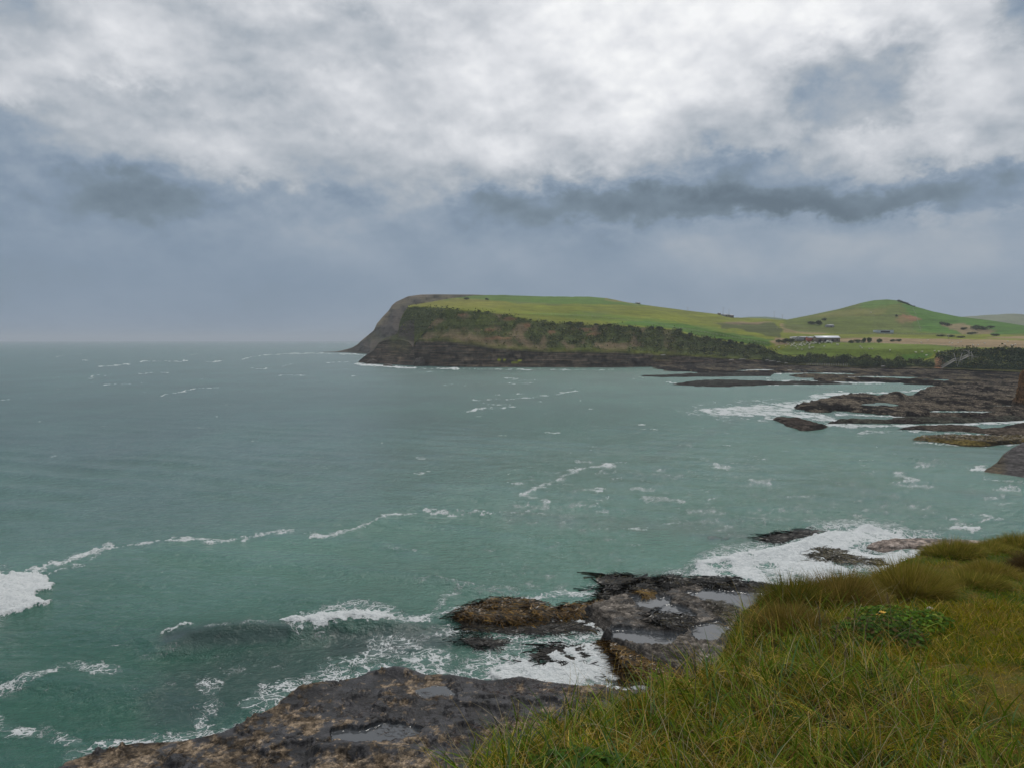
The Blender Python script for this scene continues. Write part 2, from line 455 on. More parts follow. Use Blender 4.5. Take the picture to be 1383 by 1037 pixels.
# colours of the ground itself: fields, dry grass, bare clay, scrub, rock; cave shade painted in too
C_rock = np.array((.070, .058, .046)); C_past = np.array((.148, .166, .016)); C_deep = np.array((.052, .120, .016)); C_dry = np.array((.20, .17, .055))
C_brown = np.array((.23, .165, .095)); C_scrub = np.array((.070, .085, .024)); C_clay = np.array((.20, .105, .055)); C_gold = np.array((.185, .180, .030))
colr = np.zeros(LP.shape) + C_past
colr = colr * (1 + .22 * fbm(gx / 35, gy / 35, 4, 41))[..., None]


def paint(mask, c):
    global colr
    colr = colr * (1 - mask[..., None]) + np.asarray(c) * mask[..., None]


wx_ = LPX + 10 * fbm(LPX / 22, LPY / 6, 3, 51); wy_ = LPY + 1.6 * fbm(LPX / 30, LPY / 6, 3, 53)


def area(poly, soft=1.2): return sstep(poly_sd(wx_, wy_, poly, 4.0), -soft * 2, soft * 2)


wxc = LPX + 2 * fbm(LPX / 12, LPY / 6, 3, 51); wyc = LPY + .5 * fbm(LPX / 12, LPY / 6, 3, 53)


def crisp(poly, soft=.5): return sstep(poly_sd(wxc, wyc, poly, 3.0), -soft * 2, soft * 2)


on = (SEG > 4.0)
paint(on * sstep(LPX, 545, 560) * (1 - sstep(LPY, 412, 420)) * (1 - sstep(LPX, 640, 740)) * .8, C_gold)
paint(on * area([(603, 396), (840, 396), (900, 414), (760, 411), (690, 409), (640, 404), (603, 405)]) * .75, C_deep * 1.25)
paint(on * area([(680, 405), (705, 407.5), (760, 411), (760, 412.5), (700, 410)], .6) * .8, C_scrub * 1.6)
paint(on * area([(785, 421), (812, 421), (830, 425), (800, 427)], .6) * .5, C_scrub * 2)
paint(on * area([(820, 438), (870, 432), (930, 440), (1000, 452), (1043, 458), (1040, 468), (1000, 465), (940, 452), (880, 442)]) * .85, C_deep)
paint(on * area([(700, 424), (780, 421), (900, 432), (1000, 448), (960, 446), (860, 438), (780, 431)]) * .4, C_deep * 1.4)
paint(on * area([(820, 402), (850, 410), (870, 413), (850, 412), (820, 405)], .6) * .8, C_dry)
paint(on * area([(965, 438), (1010, 436), (1045, 436), (1056, 447), (1052, 455), (1035, 452), (1000, 446), (975, 443)], .8) * .95, C_scrub)
paint(on * area([(965, 436.5), (1030, 434.5), (1045, 434), (1040, 437.5), (1000, 438.5)], .6) * .8, C_brown * .9)
paint(on * area([(1043, 455), (1062, 455), (1062, 466), (1046, 467)], .6) * .9, C_brown * 1.15)
paint(on * area([(1055, 437), (1085, 441), (1130, 449), (1100, 452), (1058, 450)], .8) * .75, C_brown * 1.1)
paint(on * area([(1060, 434), (1100, 442), (1160, 448), (1220, 450), (1200, 453), (1110, 449), (1075, 441)], .8) * .55, C_dry)
paint(on * crisp([(1100, 458), (1180, 456), (1260, 457.5), (1383, 460), (1500, 462), (1500, 470.5), (1383, 470), (1310, 469.2), (1290, 469), (1250, 465.5), (1200, 464.2), (1100, 463.6)]) * .95, C_brown * 1.12)
paint(on * crisp([(1330, 455.5), (1383, 454.5), (1500, 455), (1500, 457.5), (1383, 458), (1340, 457.2)]) * .9, C_brown * 1.3)
fld = crisp([(1043, 475), (1075, 464), (1120, 462.8), (1200, 463.6), (1250, 465), (1295, 469), (1300, 471), (1268, 475.5), (1240, 487), (1150, 490), (1040, 488)])
paint(on * fld * .9, np.array((.105, .150, .018)))
paint(on * area([(1210, 488), (1215, 479), (1262, 478), (1258, 488)], 1.0) * .7, C_deep * 1.25)
hill = on * (SEG > 6.9) * sstep(LPX, 1055, 1062)
paint(hill * .85, np.array((.090, .118, .022)))
paint(hill * area([(1205, 400), (1215, 404), (1225, 425), (1235, 447), (1290, 452), (1500, 456), (1500, 430), (1240, 405)], 1.5) * .95, np.array((.060, .140, .016)))
paint(hill * area([(1164, 400), (1200, 398), (1218, 408), (1195, 414), (1160, 416)], 1.5) * .6, C_deep * 1.35)
paint(hill * area([(1085, 430), (1160, 416), (1200, 418), (1190, 425), (1120, 430)], 1.5) * .45, C_dry * .9)
paint(hill * area([(1208, 428), (1232, 426.5), (1242, 431), (1238, 435), (1212, 436)], .7) * .95, C_clay * 1.15)
paint(hill * area([(1170, 430), (1205, 425), (1240, 436), (1248, 446), (1215, 448), (1180, 444)], 1.2) * .45, C_scrub * 1.7)
paint(hill * area([(1268, 436), (1300, 438), (1325, 443), (1345, 448), (1330, 455), (1300, 452)], .8) * .85, C_brown * .95)
paint(hill * area([(1330, 452), (1500, 450), (1500, 456), (1350, 456)], .8) * .6, C_dry)
# scrub faces and bare slips
paint(scr, C_scrub)
nsl = fbm(gx / 13, LP[..., 2] / 9, 4, 61)
paint(e_scrub * sstep(nsl, .02, .32) * (1 - sstep(LPX, 850, 960)) * .85, C_brown * .75)
paint(e_scrub * sstep(-nsl, .05, .4) * (1 - sstep(LPX, 640, 760)) * .8, np.array((.105, .125, .028)))
paint(e_scrub * (1 - sstep(SEG, 1.1, 1.45)) * (1 - sstep(LPX, 700, 760)) * sstep(fbm(gx / 16, gy / 16, 3, 63), -.35, .1) * .85, C_brown * .75)
for (ex, ey, ew, eh) in [(688, 432, 10, 2.8), (712, 439, 5, 3), (661, 446, 7, 3), (623, 426, 6, 2), (729, 430, 8, 1.8), (745, 450, 6, 2.5), (672, 458, 20, 2), (792, 446, 12, 2), (802, 452, 10, 2)]:
    paint(e_scrub * sstep(np.hypot((wxc - ex) / ew, (wyc - ey) / eh), 1.3, .7) * .8, C_clay)
rmask = rockm * (1 - on)
paint(rmask, C_rock)
paint(rmask * sstep(fbm(gx / 25, LP[..., 2] / 2.0, 4, 65), .0, .5) * .7, C_rock * 1.9)
paint(rmask * (1 - sstep(LPX, 540, 556)) * .5, C_rock * 1.6)
paint(rmask * sstep(fbm(gx / 11, LP[..., 2] / 5, 4, 66), .05, .35) * .8, C_rock * .38)  # dark blotches painted in as the shade of caves in the band
paint(rmask * sstep(-fbm(gx / 8, LP[..., 2] / 2.5, 4, 67), .12, .4) * .6, C_rock * 2.4)
paint(rmask * sstep(fbm(gx / 30, gy / 30, 3, 69), .2, .45) * sstep(LPX, 840, 870) * sstep(SEG, .3, .8) * .6, np.array((.10, .10, .03)))
for (ex, ey, ew, eh) in [(674, 486, 2.6, 2), (681, 487, 1.6, 2), (697, 489, 5, 1.2), (702, 488, 3, 1.8), (692, 489.5, 2, 1.2)]:
    paint(rmask * sstep(np.hypot((wxc - ex) / ew, (wyc - ey) / eh), 1.2, .6) * .9, (.28, .33, .02))
paint((1 - sstep(LPX, 598, 606)) * (SEG > 1.98) * (SEG < 3.05) * 1.0, C_scrub)
paint((LPX < 560) * (SEG > .4) * (SEG < 3.6) * 1.0, C_rock * 1.2)
paint(np.exp(-((LPX - 532) / 7) ** 2 - ((LPY - 456) / 4) ** 2) * (SEG < 3.6) * .9, np.array((.08, .095, .03)))
spur = (1 - sstep(LPX, 548, 558)) * (SEG < 3.1)
paint(spur * sstep(SEG, .2, 1.0) * sstep(LPX, 520, 530) * .35, C_scrub * 1.2)
paint(on * (1 - sstep(LPX, 536, 545)), C_scrub * 1.1)
paint(bank2 * .9, C_scrub * 1.2)
paint(sstep(np.hypot((LPX - 1269) / 7, (LPY - 491) / 9), 1.3, .8) * (SEG < 2.3) * .95, C_clay * 1.25)
vegm = np.clip(scr + bank2, 0, 1)
land = grid_obj('headland', LP, m_land, {'Col': colr, 'veg': vegm, 'rock': np.clip(rmask, 0, 1)})
tag(land, 'long green headland with dark layered cliffs and grazed fields', kind='structure')


def hit(px, py, minseg=0.0):
    """where the ray through a photo pixel first meets the headland"""
    j = int(round(px - PX0)); j = min(max(j, 0), len(cols) - 1)
    yy = proj(LP[:, j])[1]
    for i in range(len(yy) - 1):
        if SEG[i, 0] < minseg: continue
        if yy[i] >= py >= yy[i + 1]:
            f = (yy[i] - py) / max(1e-6, yy[i] - yy[i + 1]); return LP[i, j] * (1 - f) + LP[i + 1, j] * f
    i = int(np.argmin(np.abs(yy - py) + (SEG[:, 0] < minseg) * 1e3)); return LP[i, j]


# far headland behind, its own steep sea cliff
fc = np.arange(400, 721, 1.0)
def L2(pts):
    p = np.array(pts, float); return np.interp(fc, p[:, 0], p[:, 1])
ff = L2([(400, 474.8), (430, 476.3), (470, 477), (490, 478.4), (500, 479), (720, 480)])
ft = L2([(400, 475.6), (430, 475.6), (455, 475), (470, 471.5), (476, 469.5), (482.7, 465.5), (488.5, 460), (504.7, 446.7), (509, 437.5), (517, 428), (525.6, 419), (529, 413), (535, 408), (551, 400.6), (568, 398.2), (585, 397.9), (640, 398.2), (680, 400), (720, 404)])
fd0 = 1.0 * (EYE + .8) / ((ff - 459.5) / F)
P0 = unp(fc, ff, d=fd0); P1 = unp(fc, ft, d=fd0 + (ff - ft) * 1.7 + 4)
R = []
for i in range(40):
    f = i / 39; R.append(P0 * (1 - f) + P1 * f)
P2 = unp(fc, ft + .8, d=fd0 + 260); P3 = unp(fc, ft + 30, d=fd0 + 500)
for i in range(1, 12): R.append(P1 * (1 - i / 11) + P2 * (i / 11))
for i in range(1, 4): R.append(P2 * (1 - i / 3) + P3 * (i / 3))
FP = np.stack(R); FX, FY = proj(FP)
fr = (np.arange(len(R)) / 39.0)[:, None] + 0 * fc[None]
nz = fbm(FP[..., 0] / 22, FP[..., 2] / 14, 5, 71)
cl = sstep(fr, .02, .3) * (1 - sstep(fr, .93, 1.0)) * sstep(P1[:, 2] - P0[:, 2], 3, 20)[None]
FP[..., 1] += cl * nz * 16; FP[..., 2] += cl * fbm(FP[..., 0] / 7, FP[..., 2] / 7, 3, 73) * 1.2
fcol = np.zeros(FP.shape) + np.array((.085, .070, .055))
def fpaint(mk, c):
    global fcol
    fcol = fcol * (1 - mk[..., None]) + np.asarray(c) * mk[..., None]
fpaint(sstep(nz, 0, .4) * .5, (.085, .090, .050))
fpaint(sstep(fr, .72, .95) * .5, (.17, .15, .08))
fpaint(sstep(-nz, 0.05, .4) * .5 * (fr < 1), (.065, .058, .052))
fpaint((fr > 1.0) * 1.0, (.12, .18, .035))
fpaint(sstep(fr, .93, .97) * (1 - sstep(FX, 575, 600)), (.16, .13, .09))
far_head = grid_obj('far_headland', FP, m_land, {'Col': fcol, 'veg': 0 * fr + .3, 'rock': (fr < .95) * .5})
tag(far_head, 'hazy brown sea cliff rising behind the green headland', kind='structure')

# distant hills
def ridge(name, pts, d, c, label):
    p = np.array(pts, float); xs = np.arange(p[0, 0], p[-1, 0] + 1, 2.0); ys = np.interp(xs, p[:, 0], p[:, 1])
    T0 = unp(xs, ys, d=d); B0 = unp(xs, ys * 0 + 470, d=d - 500); K0 = unp(xs, ys + 18, d=d + 500)
    rr = [B0 * (1 - math.sin(i / 14 * math.pi / 2)) + T0 * math.sin(i / 14 * math.pi / 2) for i in range(15)] + [T0 * (1 - i / 5) + K0 * i / 5 for i in range(1, 6)]
    for i, q in enumerate(rr[:14]): q[:, 1] = B0[:, 1] * (1 - i / 14) + T0[:, 1] * i / 14
    P = np.stack(rr); P[..., 2] += fbm(P[..., 0] / 120, P[..., 1] / 120, 4, 77) * 3
    cn = fbm(P[..., 0] / 90, P[..., 1] / 90, 4, 79)
    cl_ = np.array(c)[None, None] * (1 + .5 * cn)[..., None]
    return tag(grid_obj(name, P, m_land, {'Col': cl_, 'veg': 0 * cn, 'rock': 0 * cn}), label, kind='structure')


ridge('hills', [(1230, 445), (1299, 428.3), (1329, 425.8), (1345, 425.6), (1359.5, 424.3), (1372, 426), (1383, 428), (1440, 431), (1540, 440)], 2300, (.15, .165, .085), 'pale distant hills beyond the round green hill')
ridge('hills', [(960, 440), (990, 430.5), (1008, 428.6), (1027, 428), (1043, 429.4), (1075, 436), (1110, 450)], 2600, (.10, .15, .06), 'low distant green hill behind the power poles')

# scrub canopy on the cliff faces and banks: thousands of leaf clumps
def clumps(name, C, S, colv, label, cat, kind=None, parent=None, flat=.8):
    n = len(C); nq = 1
    u = RS.normal(size=(n, 3)); u /= np.linalg.norm(u, axis=1)[:, None]
    v = np.cross(u, RS.normal(size=(n, 3))); v /= np.linalg.norm(v, axis=1)[:, None]
    q = np.cross(u, v)
    a = S[:, None]
    V = np.stack([C + a * u, C + a * .75 * v + a * .2 * q, C - a * u + a * .1 * q, C - a * .75 * v + a * .25 * q], 1)
    V[..., 2] = C[:, None, 2] + (V[..., 2] - C[:, None, 2]) * flat
    return tag(mesh_np(name, V.reshape(-1, 3), np.arange(4 * n).reshape(-1, 4), m_leaf, parent, {'Col': np.repeat(colv, 4, 0)}, smooth=False), label, cat, kind=kind)


def scatter_on(mask, n, jitter=.6):
    w_ = mask[:-1, :-1].ravel(); w_ = w_ / w_.sum(); Cn = mask.shape[1] - 1
    id_ = RS.choice(len(w_), n, p=w_); i, j = id_ // Cn, id_ % Cn
    f, g = RS.rand(n, 1), RS.rand(n, 1)
    return (LP[i, j] * (1 - f) + LP[i + 1, j] * f) * (1 - g) + (LP[i, j + 1] * (1 - f) + LP[i + 1, j + 1] * f) * g, i, j


gapn = sstep(fbm(gx / 6, LP[..., 2] / 4, 3, 81), -.25, .25)
bare = 1 - sstep(colr[..., 0] - colr[..., 1] * 1.02, .0, .02)
dens = (e_scrub * (.06 + bare) * gapn * (.45 + sstep(LPX, 640, 800)) + gully * .7) * sstep(LPX, 538, 545)
C, i, j = scatter_on(dens, 24000)
C = C + np.abs(RS.normal(size=C.shape)) * (0, 0, 1) * 1.2 * gapn[i, j][:, None]
tone = fbm(C[:, 0] / 5, C[:, 1] / 5 + C[:, 2] / 5, 3, 83)
cv_ = np.array((.080, .098, .022))[None] * (1 + .6 * tone[:, None] + .3 * RS.normal(size=(len(C), 1))).clip(.35, 2.4)
ol = RS.rand(len(C)) < .22; cv_[ol] = cv_[ol] * (2.0, 1.6, 1.3)
clumps('cliff_scrub', C, .35 + .4 * RS.rand(len(C)), cv_, 'dark coastal scrub covering the face of the headland', 'scrub', 'stuff')
hed = bank2 * sstep(LPX, 1262, 1274)
C, i, j = scatter_on(hed, 15000)
C = C + RS.rand(len(C), 1) * (0, -1.2, 1.0)
tone = fbm(C[:, 0] / 3, C[:, 2] / 2, 3, 85)
cv_ = np.array((.030, .052, .016))[None] * (1 + .8 * tone[:, None] + .25 * RS.normal(size=(len(C), 1))).clip(.35, 2.2)
clumps('bank_scrub', C, .25 + .3 * RS.rand(len(C)), cv_, 'dense dark green flax and scrub on the bank beside the wooden stairs', 'scrub', 'stuff')

# ------------------------------------------------------------------ rock shelves
m_rock, t, bs = material('wet_rock')
pos = worldpos(t); c0 = t.attr('Col', 'Color'); wet = t.attr('wet'); pool = t.attr('pool')
nA = t.noise(pos, 1.4, 8, 0.70, .5); nB = t.noise(pos, 5.5, 6, 0.7, .2)
cr = t.vor(t.vm('ADD', pos, t.vm('SCALE', t.noise(pos, 1.5, 3, .5, color=True), sc=.6)), 1.3, 'DISTANCE_TO_EDGE')
k = t.mul(t.ss(nA, .35, .65, .50, 1.5), t.ss(nB, .33, .67, .60, 1.4))
k = t.mul(k, t.ss(t.noise(t.vm('MULTIPLY', pos, (1, 1, 3)), 14, 4, .7), .3, .7, .75, 1.25))
k = t.add(t.mul(k, t.sub(1.0, pool)), t.mul(pool, .9))
bd = t.noise(t.vm('ADD', t.vm('MULTIPLY', pos, (.25, .25, 11.0)), t.vm('SCALE', t.noise(pos, .8, 4, .6, color=True), sc=2.5)), 1.0, 4, .6); k = t.mul(k, t.mix(pool, t.ss(bd, .38, .62, .55, 1.45), 1.0) if False else t.add(t.mul(t.ss(bd, .38, .62, .55, 1.45), t.sub(1.0, pool)), pool))
t.put(bs.inputs['Base Color'], t.vm('SCALE', c0, sc=k))
t.put(bs.inputs['Roughness'], t.m('MAXIMUM', t.sub(t.ss(nB, .3, .7, .55, .85), t.add(t.mul(wet, .28), t.mul(pool, .9))), .06))
t.put(bs.inputs['Specular IOR Level'], t.m('MAXIMUM', t.mul(wet, .22), t.mul(pool, .5)))
bn = t.new('ShaderNodeBump'); bn.inputs['Distance'].default_value = .14
t.put(bn.inputs['Height'], t.mul(t.sub(1.0, t.mul(pool, .97)), t.add(t.add(nA, t.mul(nB, .35)), t.mul(t.noise(pos, 14, 4, .7), .15)))); t.l.new(bn.outputs[0], bs.inputs['Normal'])

SHELVES = []      # (polygon, vertical stretch) for the foam rims


def shelf(name, poly, ztop, label, cat='rock shelf', sy=2.0, edge=8, step=1.0, wn=1.0, amp=.25, base=(.10, .085, .07), dark=(.035, .032, .032), pools=(), wetness=.5,
          rag=6, terr=0.0, pad=14, hum=(), z0=-.5, zc=.5, tan=None, dkc=(), dko=.0):
    P_ = np.array(poly, float)
    x0, x1 = P_[:, 0].min() - pad, P_[:, 0].max() + pad; y0, y1 = P_[:, 1].min() - pad / sy, P_[:, 1].max() + pad / sy
    xs = np.arange(x0, x1, step); ys = np.arange(y1, y0, -step / sy)
    X, Y = np.meshgrid(xs, ys)
    W = unp(X, Y, z=ztop * zc); wx, wy = W[..., 0], W[..., 1]
    s = poly_sd(X, Y, poly, sy) + rag * fbm(wx / wn / 2.2, wy / wn / 2.2, 5, 101, .6)
    f = sstep(s, -edge * .4, edge)
    n = fbm(wx / wn / 1.6, wy / wn / 1.6, 7, 103, .64); big = fbm(wx / wn / 6, wy / wn / 6, 3, 105)
    h = ztop * f + (n * amp + big * amp * 1.2) * f
    if terr:
        q = h / terr + .35 * n; fl = np.floor(q); h = terr * (fl + sstep(q - fl, .72, .98) - .2 * n) * .8 + h * .2
    for (hx, hy, hw, hh, hz) in hum:
        g = np.exp(-((X - hx) / hw) ** 2 - ((Y - hy) / hh) ** 2); h = h + g * hz * (1 + .6 * n)
    pm = np.zeros_like(h)
    for (pp, lv) in pools:
        ps = poly_sd(X, Y, pp, sy) + 11 * fbm(wx / wn / 1.5, wy / wn / 1.5, 5, 107, .65) + 3
        m_ = sstep(ps, -1.5, 1.5); lo = np.maximum(lv, 0.05); hl = np.minimum(h, lo) * 0 + lo
        h = h * (1 - m_) + hl * m_ * 1.0; pm = np.maximum(pm, m_)
    h = h + z0 * (1 - sstep(s, -edge, edge * .15)) - .4 * (1 - sstep(s, -edge * 2, -edge * .6))
    W = W.copy(); W[..., 2] = h; ys_ = max(1.0, float(wy.mean()) / 110.0)
    tn = fbm(wx / wn / .7, wy / wn / .7 / ys_, 6, 111, .70); t2 = fbm(wx / wn / 3.0, wy / wn / 3.0 / ys_, 5, 113, .6); n3 = fbm(wx / wn / .25, wy / wn / .25 / ys_, 4, 115, .7)
    col = np.array(base)[None, None] * (1 + .45 * tn + .35 * n3)[..., None].clip(.3, 2)
    bias = dko + 0 * X
    for (hx, hy, hw, hh, hz) in dkc: bias = bias + hz * np.exp(-((X - hx) / hw) ** 2 - ((Y - hy) / hh) ** 2)
    dk = sstep(tn + .9 * t2 + bias * .6, .02, .20)[..., None]
    col = col * (1 - dk) + np.array(dark) * dk
    if tan is not None:
        tk = (sstep(-tn * 1.1 - t2 * .7 + n3 * .7 - bias * .3, .08, .17) * .9)[..., None]; col = col * (1 - tk) + np.array(tan) * tk
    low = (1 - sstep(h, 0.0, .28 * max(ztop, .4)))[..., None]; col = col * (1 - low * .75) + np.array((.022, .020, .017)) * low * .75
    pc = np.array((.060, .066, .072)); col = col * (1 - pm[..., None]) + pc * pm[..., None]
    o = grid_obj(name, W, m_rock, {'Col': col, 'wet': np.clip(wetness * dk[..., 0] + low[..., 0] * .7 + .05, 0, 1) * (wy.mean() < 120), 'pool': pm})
    SHELVES.append((poly, sy, edge))
    tag(o, label, cat)
    return o, (X, Y, W, s)


NEAR = [(40, 1200), (60, 1070), (86, 1040), (132, 1023), (185, 1010), (222, 1010), (283, 1006), (320, 988), (354, 968), (400, 946), (445, 929), (480, 921), (500, 913), (540, 908), (570, 917), (607, 921), (650, 926),
        (700, 928), (745, 927), (785, 933), (850, 938), (930, 935), (980, 942), (1200, 975), (1500, 1010), (1500, 1200)]
near_o, near_g = shelf('rock_shelf', NEAR, 1.15, 'broad wet brown and grey rock shelf nearest the camera, below the grassy bank', sy=1.3, edge=7, wn=1.0, amp=.17, terr=.24,
                       base=(.095, .078, .062), dark=(.026, .025, .027), tan=(.19, .145, .10), wetness=1.0, rag=6, pad=16, step=1.15,
                       hum=[(537, 921, 22, 6, .45), (600, 928, 40, 5, .25), (700, 932, 30, 5, .3), (300, 1010, 40, 6, .2), (420, 948, 40, 8, .3), (470, 1032, 90, 6, .25)],
                       pools=[([(450, 1004), (520, 992), (575, 998), (560, 1010), (500, 1016), (450, 1014)], 1.0), ([(560, 944), (600, 941), (610, 948), (575, 952)], 1.05)], dkc=[(560, 975, 150, 50, .8), (700, 960, 90, 40, .7), (400, 1010, 60, 20, .35)])
MID = [(790, 822), (808, 812), (840, 800), (862, 787), (900, 783), (960, 784), (1000, 790), (1060, 796), (1130, 806), (1500, 832), (1500, 1000), (1100, 965), (960, 950), (925, 925), (908, 905), (880, 893), (850, 880), (826, 868), (812, 858),
       (822, 848), (808, 838)]
mid_o, mid_g = shelf('rock_shelf', MID, .75, 'grey brown rock shelf with pale tide pools beyond the grass edge', sy=1.6, edge=9, wn=1.3, amp=.20, base=(.090, .080, .070), dark=(.027, .025, .023),
                     tan=(.145, .128, .11), wetness=.7, rag=8, pad=16, terr=.16,
                     pools=[([(930, 806), (960, 801), (1010, 806), (1060, 812), (1110, 818), (1110, 838), (1040, 832), (990, 826), (950, 815)], .62), ([(854, 812), (880, 808), (905, 812), (900, 821), (865, 821)], .55),
                            ([(884, 830), (905, 822), (930, 828), (936, 834), (905, 839)], .5), ([(822, 852), (860, 853), (925, 857), (915, 866), (895, 876), (860, 872), (830, 862)], .38),
                            ([(933, 850), (970, 845), (985, 852), (965, 866), (945, 868)], .5)])
TIP = [(1168, 737), (1190, 731), (1235, 727), (1300, 730), (1400, 732), (1560, 728), (1560, 765), (1400, 760), (1330, 750), (1272, 743), (1230, 739.5), (1195, 741)]
shelf('rock_shelf', TIP, .55, 'flat pinkish grey rock shelf beyond the right end of the grassy bank', sy=2.5, edge=6, wn=1.6, amp=.10, base=(.24, .195, .165), dark=(.07, .06, .055), tan=(.30, .25, .22), rag=5, wetness=.4, terr=.12)
KR = [(602, 838), (625, 822), (650, 814), (690, 811), (722, 816), (735, 820), (760, 815), (800, 808), (813, 810), (806, 822), (770, 832), (735, 836), (690, 842), (640, 846)]
kr_o, kr_g = shelf('rock_ridge', KR, .30, 'low rock ridge under brown kelp in the surf left of the pools', 'rock ridge', sy=1.6, edge=7, wn=1.2, amp=.22, base=(.10, .08, .06), dark=(.03, .027, .02), rag=5, wetness=.8,
                   hum=[(680, 822, 30, 6, .15)])
KB = [(812, 866), (850, 872), (880, 884), (905, 897), (912, 912), (890, 925), (860, 925), (835, 905), (818, 885)]
kb_o, kb_g = shelf('rock_ridge', KB, .3, 'kelp covered rock edge beside the white surf pool', 'rock ridge', sy=1.5, edge=9, wn=1.2, amp=.2, base=(.06, .05, .035), dark=(.02, .018, .014), rag=9, wetness=.9)
RF1 = [(1068, 551), (1085, 545.5), (1105, 541), (1132, 534), (1165, 531), (1190, 534), (1202, 538), (1230, 535), (1240, 531), (1270, 524), (1300, 518), (1383, 512), (1560, 512), (1560, 566), (1383, 562), (1320, 563), (1257, 561),
       (1210, 559), (1181, 557.5), (1140, 551.5), (1102, 555)]
shelf('rock_reef', RF1, .9, 'wide brown reef flat running out from the right shore', 'rock reef', sy=5, edge=7, wn=3.2, amp=.75, base=(.078, .066, .054), dark=(.020, .018, .017), tan=(.125, .105, .08), dko=.10, rag=17, wetness=.5, terr=.25, step=.9,
      hum=[(1212, 539, 20, 3.5, 1.1), (1262, 527, 30, 4, 1.0), (1330, 530, 40, 4, .5), (1290, 545, 60, 3, .4), (1188, 545, 26, 3.2, -1.5), (1335, 522, 26, 1.6, -1.4), (1290, 555, 55, 2.2, -2.6), (1130, 546.5, 34, 1.6, -2.2), (1245, 541, 34, 1.5, -2.4), (1350, 547, 34, 1.7, -2.4)],)
RF2 = [(1046, 565), (1060, 563), (1078, 566), (1095, 570), (1117, 575), (1110, 579), (1085, 580), (1062, 575)]
shelf('rock_reef', RF2, .35, 'small dark rock reef at the seaward end of the white surf', 'rock reef', sy=5, edge=6, wn=3, amp=.7, base=(.06, .05, .042), dark=(.03, .027, .025), rag=7, wetness=.8, step=.8)
RF3 = [(1120, 570), (1160, 566.5), (1230, 565), (1310, 563.5), (1383, 562), (1383, 566), (1310, 569), (1240, 571), (1180, 570)]
shelf('rock_reef', RF3, .6, 'long thin dark reef ledge between two strips of surf', 'rock reef', sy=5, edge=5, wn=3, amp=.6, base=(.06, .06, .048), dark=(.035, .03, .028), rag=6, wetness=.8, step=.8)
RF5 = [(1206, 578), (1240, 574), (1290, 574.5), (1325, 576), (1330, 580), (1370, 573), (1383, 570), (1560, 568), (1560, 590), (1383, 588), (1340, 585), (1300, 581), (1250, 579.5)]
shelf('rock_reef', RF5, .6, 'broken dark reef ledge at the right edge above the kelp fringed reef', 'rock reef', sy=5, edge=6, wn=4, amp=.35, base=(.075, .062, .05), dark=(.035, .03, .028), rag=8, wetness=.8, step=.8)
RF4 = [(1232, 591), (1250, 588.5), (1275, 588.5), (1303, 590), (1340, 590), (1383, 589), (1540, 589), (1540, 598), (1383, 596.5), (1340, 598.5), (1310, 600), (1280, 596.5), (1255, 594)]
rf4_o, rf4_g = shelf('rock_reef', RF4, .7, 'narrow reef fringed with yellow brown kelp near the right edge', 'rock reef', sy=4, edge=5, wn=3, amp=.35, base=(.11, .085, .03), dark=(.03, .026, .018), rag=6, wetness=.6, step=.8)
FS1 = [(866, 507), (890, 505.4), (925, 505), (960, 503.6), (1010, 503.4), (1045, 503.6), (1040, 507), (985, 507.5), (944, 508), (900, 508)]
shelf('rock_reef', FS1, .8, 'thin dark reef reaching out from the far shore, nearest the headland', 'rock reef', sy=6, edge=4, wn=5, amp=.7, base=(.05, .05, .045), dark=(.035, .03, .028), rag=5, step=.8, pad=8)
FS2 = [(908, 518.3), (925, 515.5), (973, 513.6), (1030, 514.5), (1090, 516), (1150, 517.4), (1080, 518.6), (1030, 519), (985, 521.3), (940, 520.5)]
shelf('rock_reef', FS2, .7, 'low dark reef awash with surf in front of the far shore', 'rock reef', sy=6, edge=5, wn=5, amp=.7, base=(.05, .05, .045), dark=(.035, .03, .028), rag=8, step=.8, pad=8)
FSH = [(880, 496), (900, 499.5), (935, 501.5), (975, 503), (1020, 503), (1060, 506), (1100, 509.5), (1106, 513.5), (1160, 514), (1200, 515.2), (1242, 517.8), (1262, 519), (1278, 521), (1320, 517), (1383, 514), (1560, 516), (1560, 498),
       (1383, 496), (1310, 493), (1260, 490), (1160, 489), (1100, 486), (1033, 484), (960, 487.5), (900, 492)]
shelf('rock_flats', FSH, 1.0, 'broad dark rock flats along the far shore below the bushes', 'rock flats', sy=6, edge=6, wn=5.5, amp=.9, base=(.062, .053, .044), dark=(.018, .016, .015), tan=(.105, .088, .06), dko=.10, hum=[(1090, 504, 60, 1.5, -3.0), (1185, 508.5, 48, 1.3, -3.0), (1040, 499.5, 50, 1.1, -2.8), (1255, 512, 28, 1.2, -2.8)], rag=12, step=.9, terr=.3, pad=8)

# tilted layered rock slab, right
qc = np.arange(1322, 1560, 1.0)
def LQ(p):
    p = np.array(p, float); return np.interp(qc, p[:, 0], p[:, 1])
qf = LQ([(1322, 643), (1345, 644), (1383, 650), (1450, 660), (1560, 672)]); qt = LQ([(1322, 642), (1331, 635), (1347, 626), (1354, 616), (1367, 606), (1383, 598), (1440, 575), (1560, 560)])
Q0 = unp(qc, qf, z=-.3); d_ = Q0[:, 1]
Q1 = unp(qc, qt, d=d_ + 1 + (qf - qt) * .22); Q2 = Q1 * (1.06, 1.06, 1) + np.array((0, 0, -.8)); Q3 = Q2 * (1.05, 1.05, 1) + np.array((0, 0, -6))
n_ = 46
R = [Q0 * (1 - i / n_) + Q1 * i / n_ for i in range(n_)] + [Q1 * (1 - i / 6) + Q2 * i / 6 for i in range(6)] + [Q2 * (1 - i / 4) + Q3 * i / 4 for i in range(5)]
QP = np.stack(R); ff_ = (np.minimum(np.arange(len(R)), n_) / n_)[:, None] + 0 * qc[None]
tilt = QP[..., 2] - .10 * QP[..., 0]
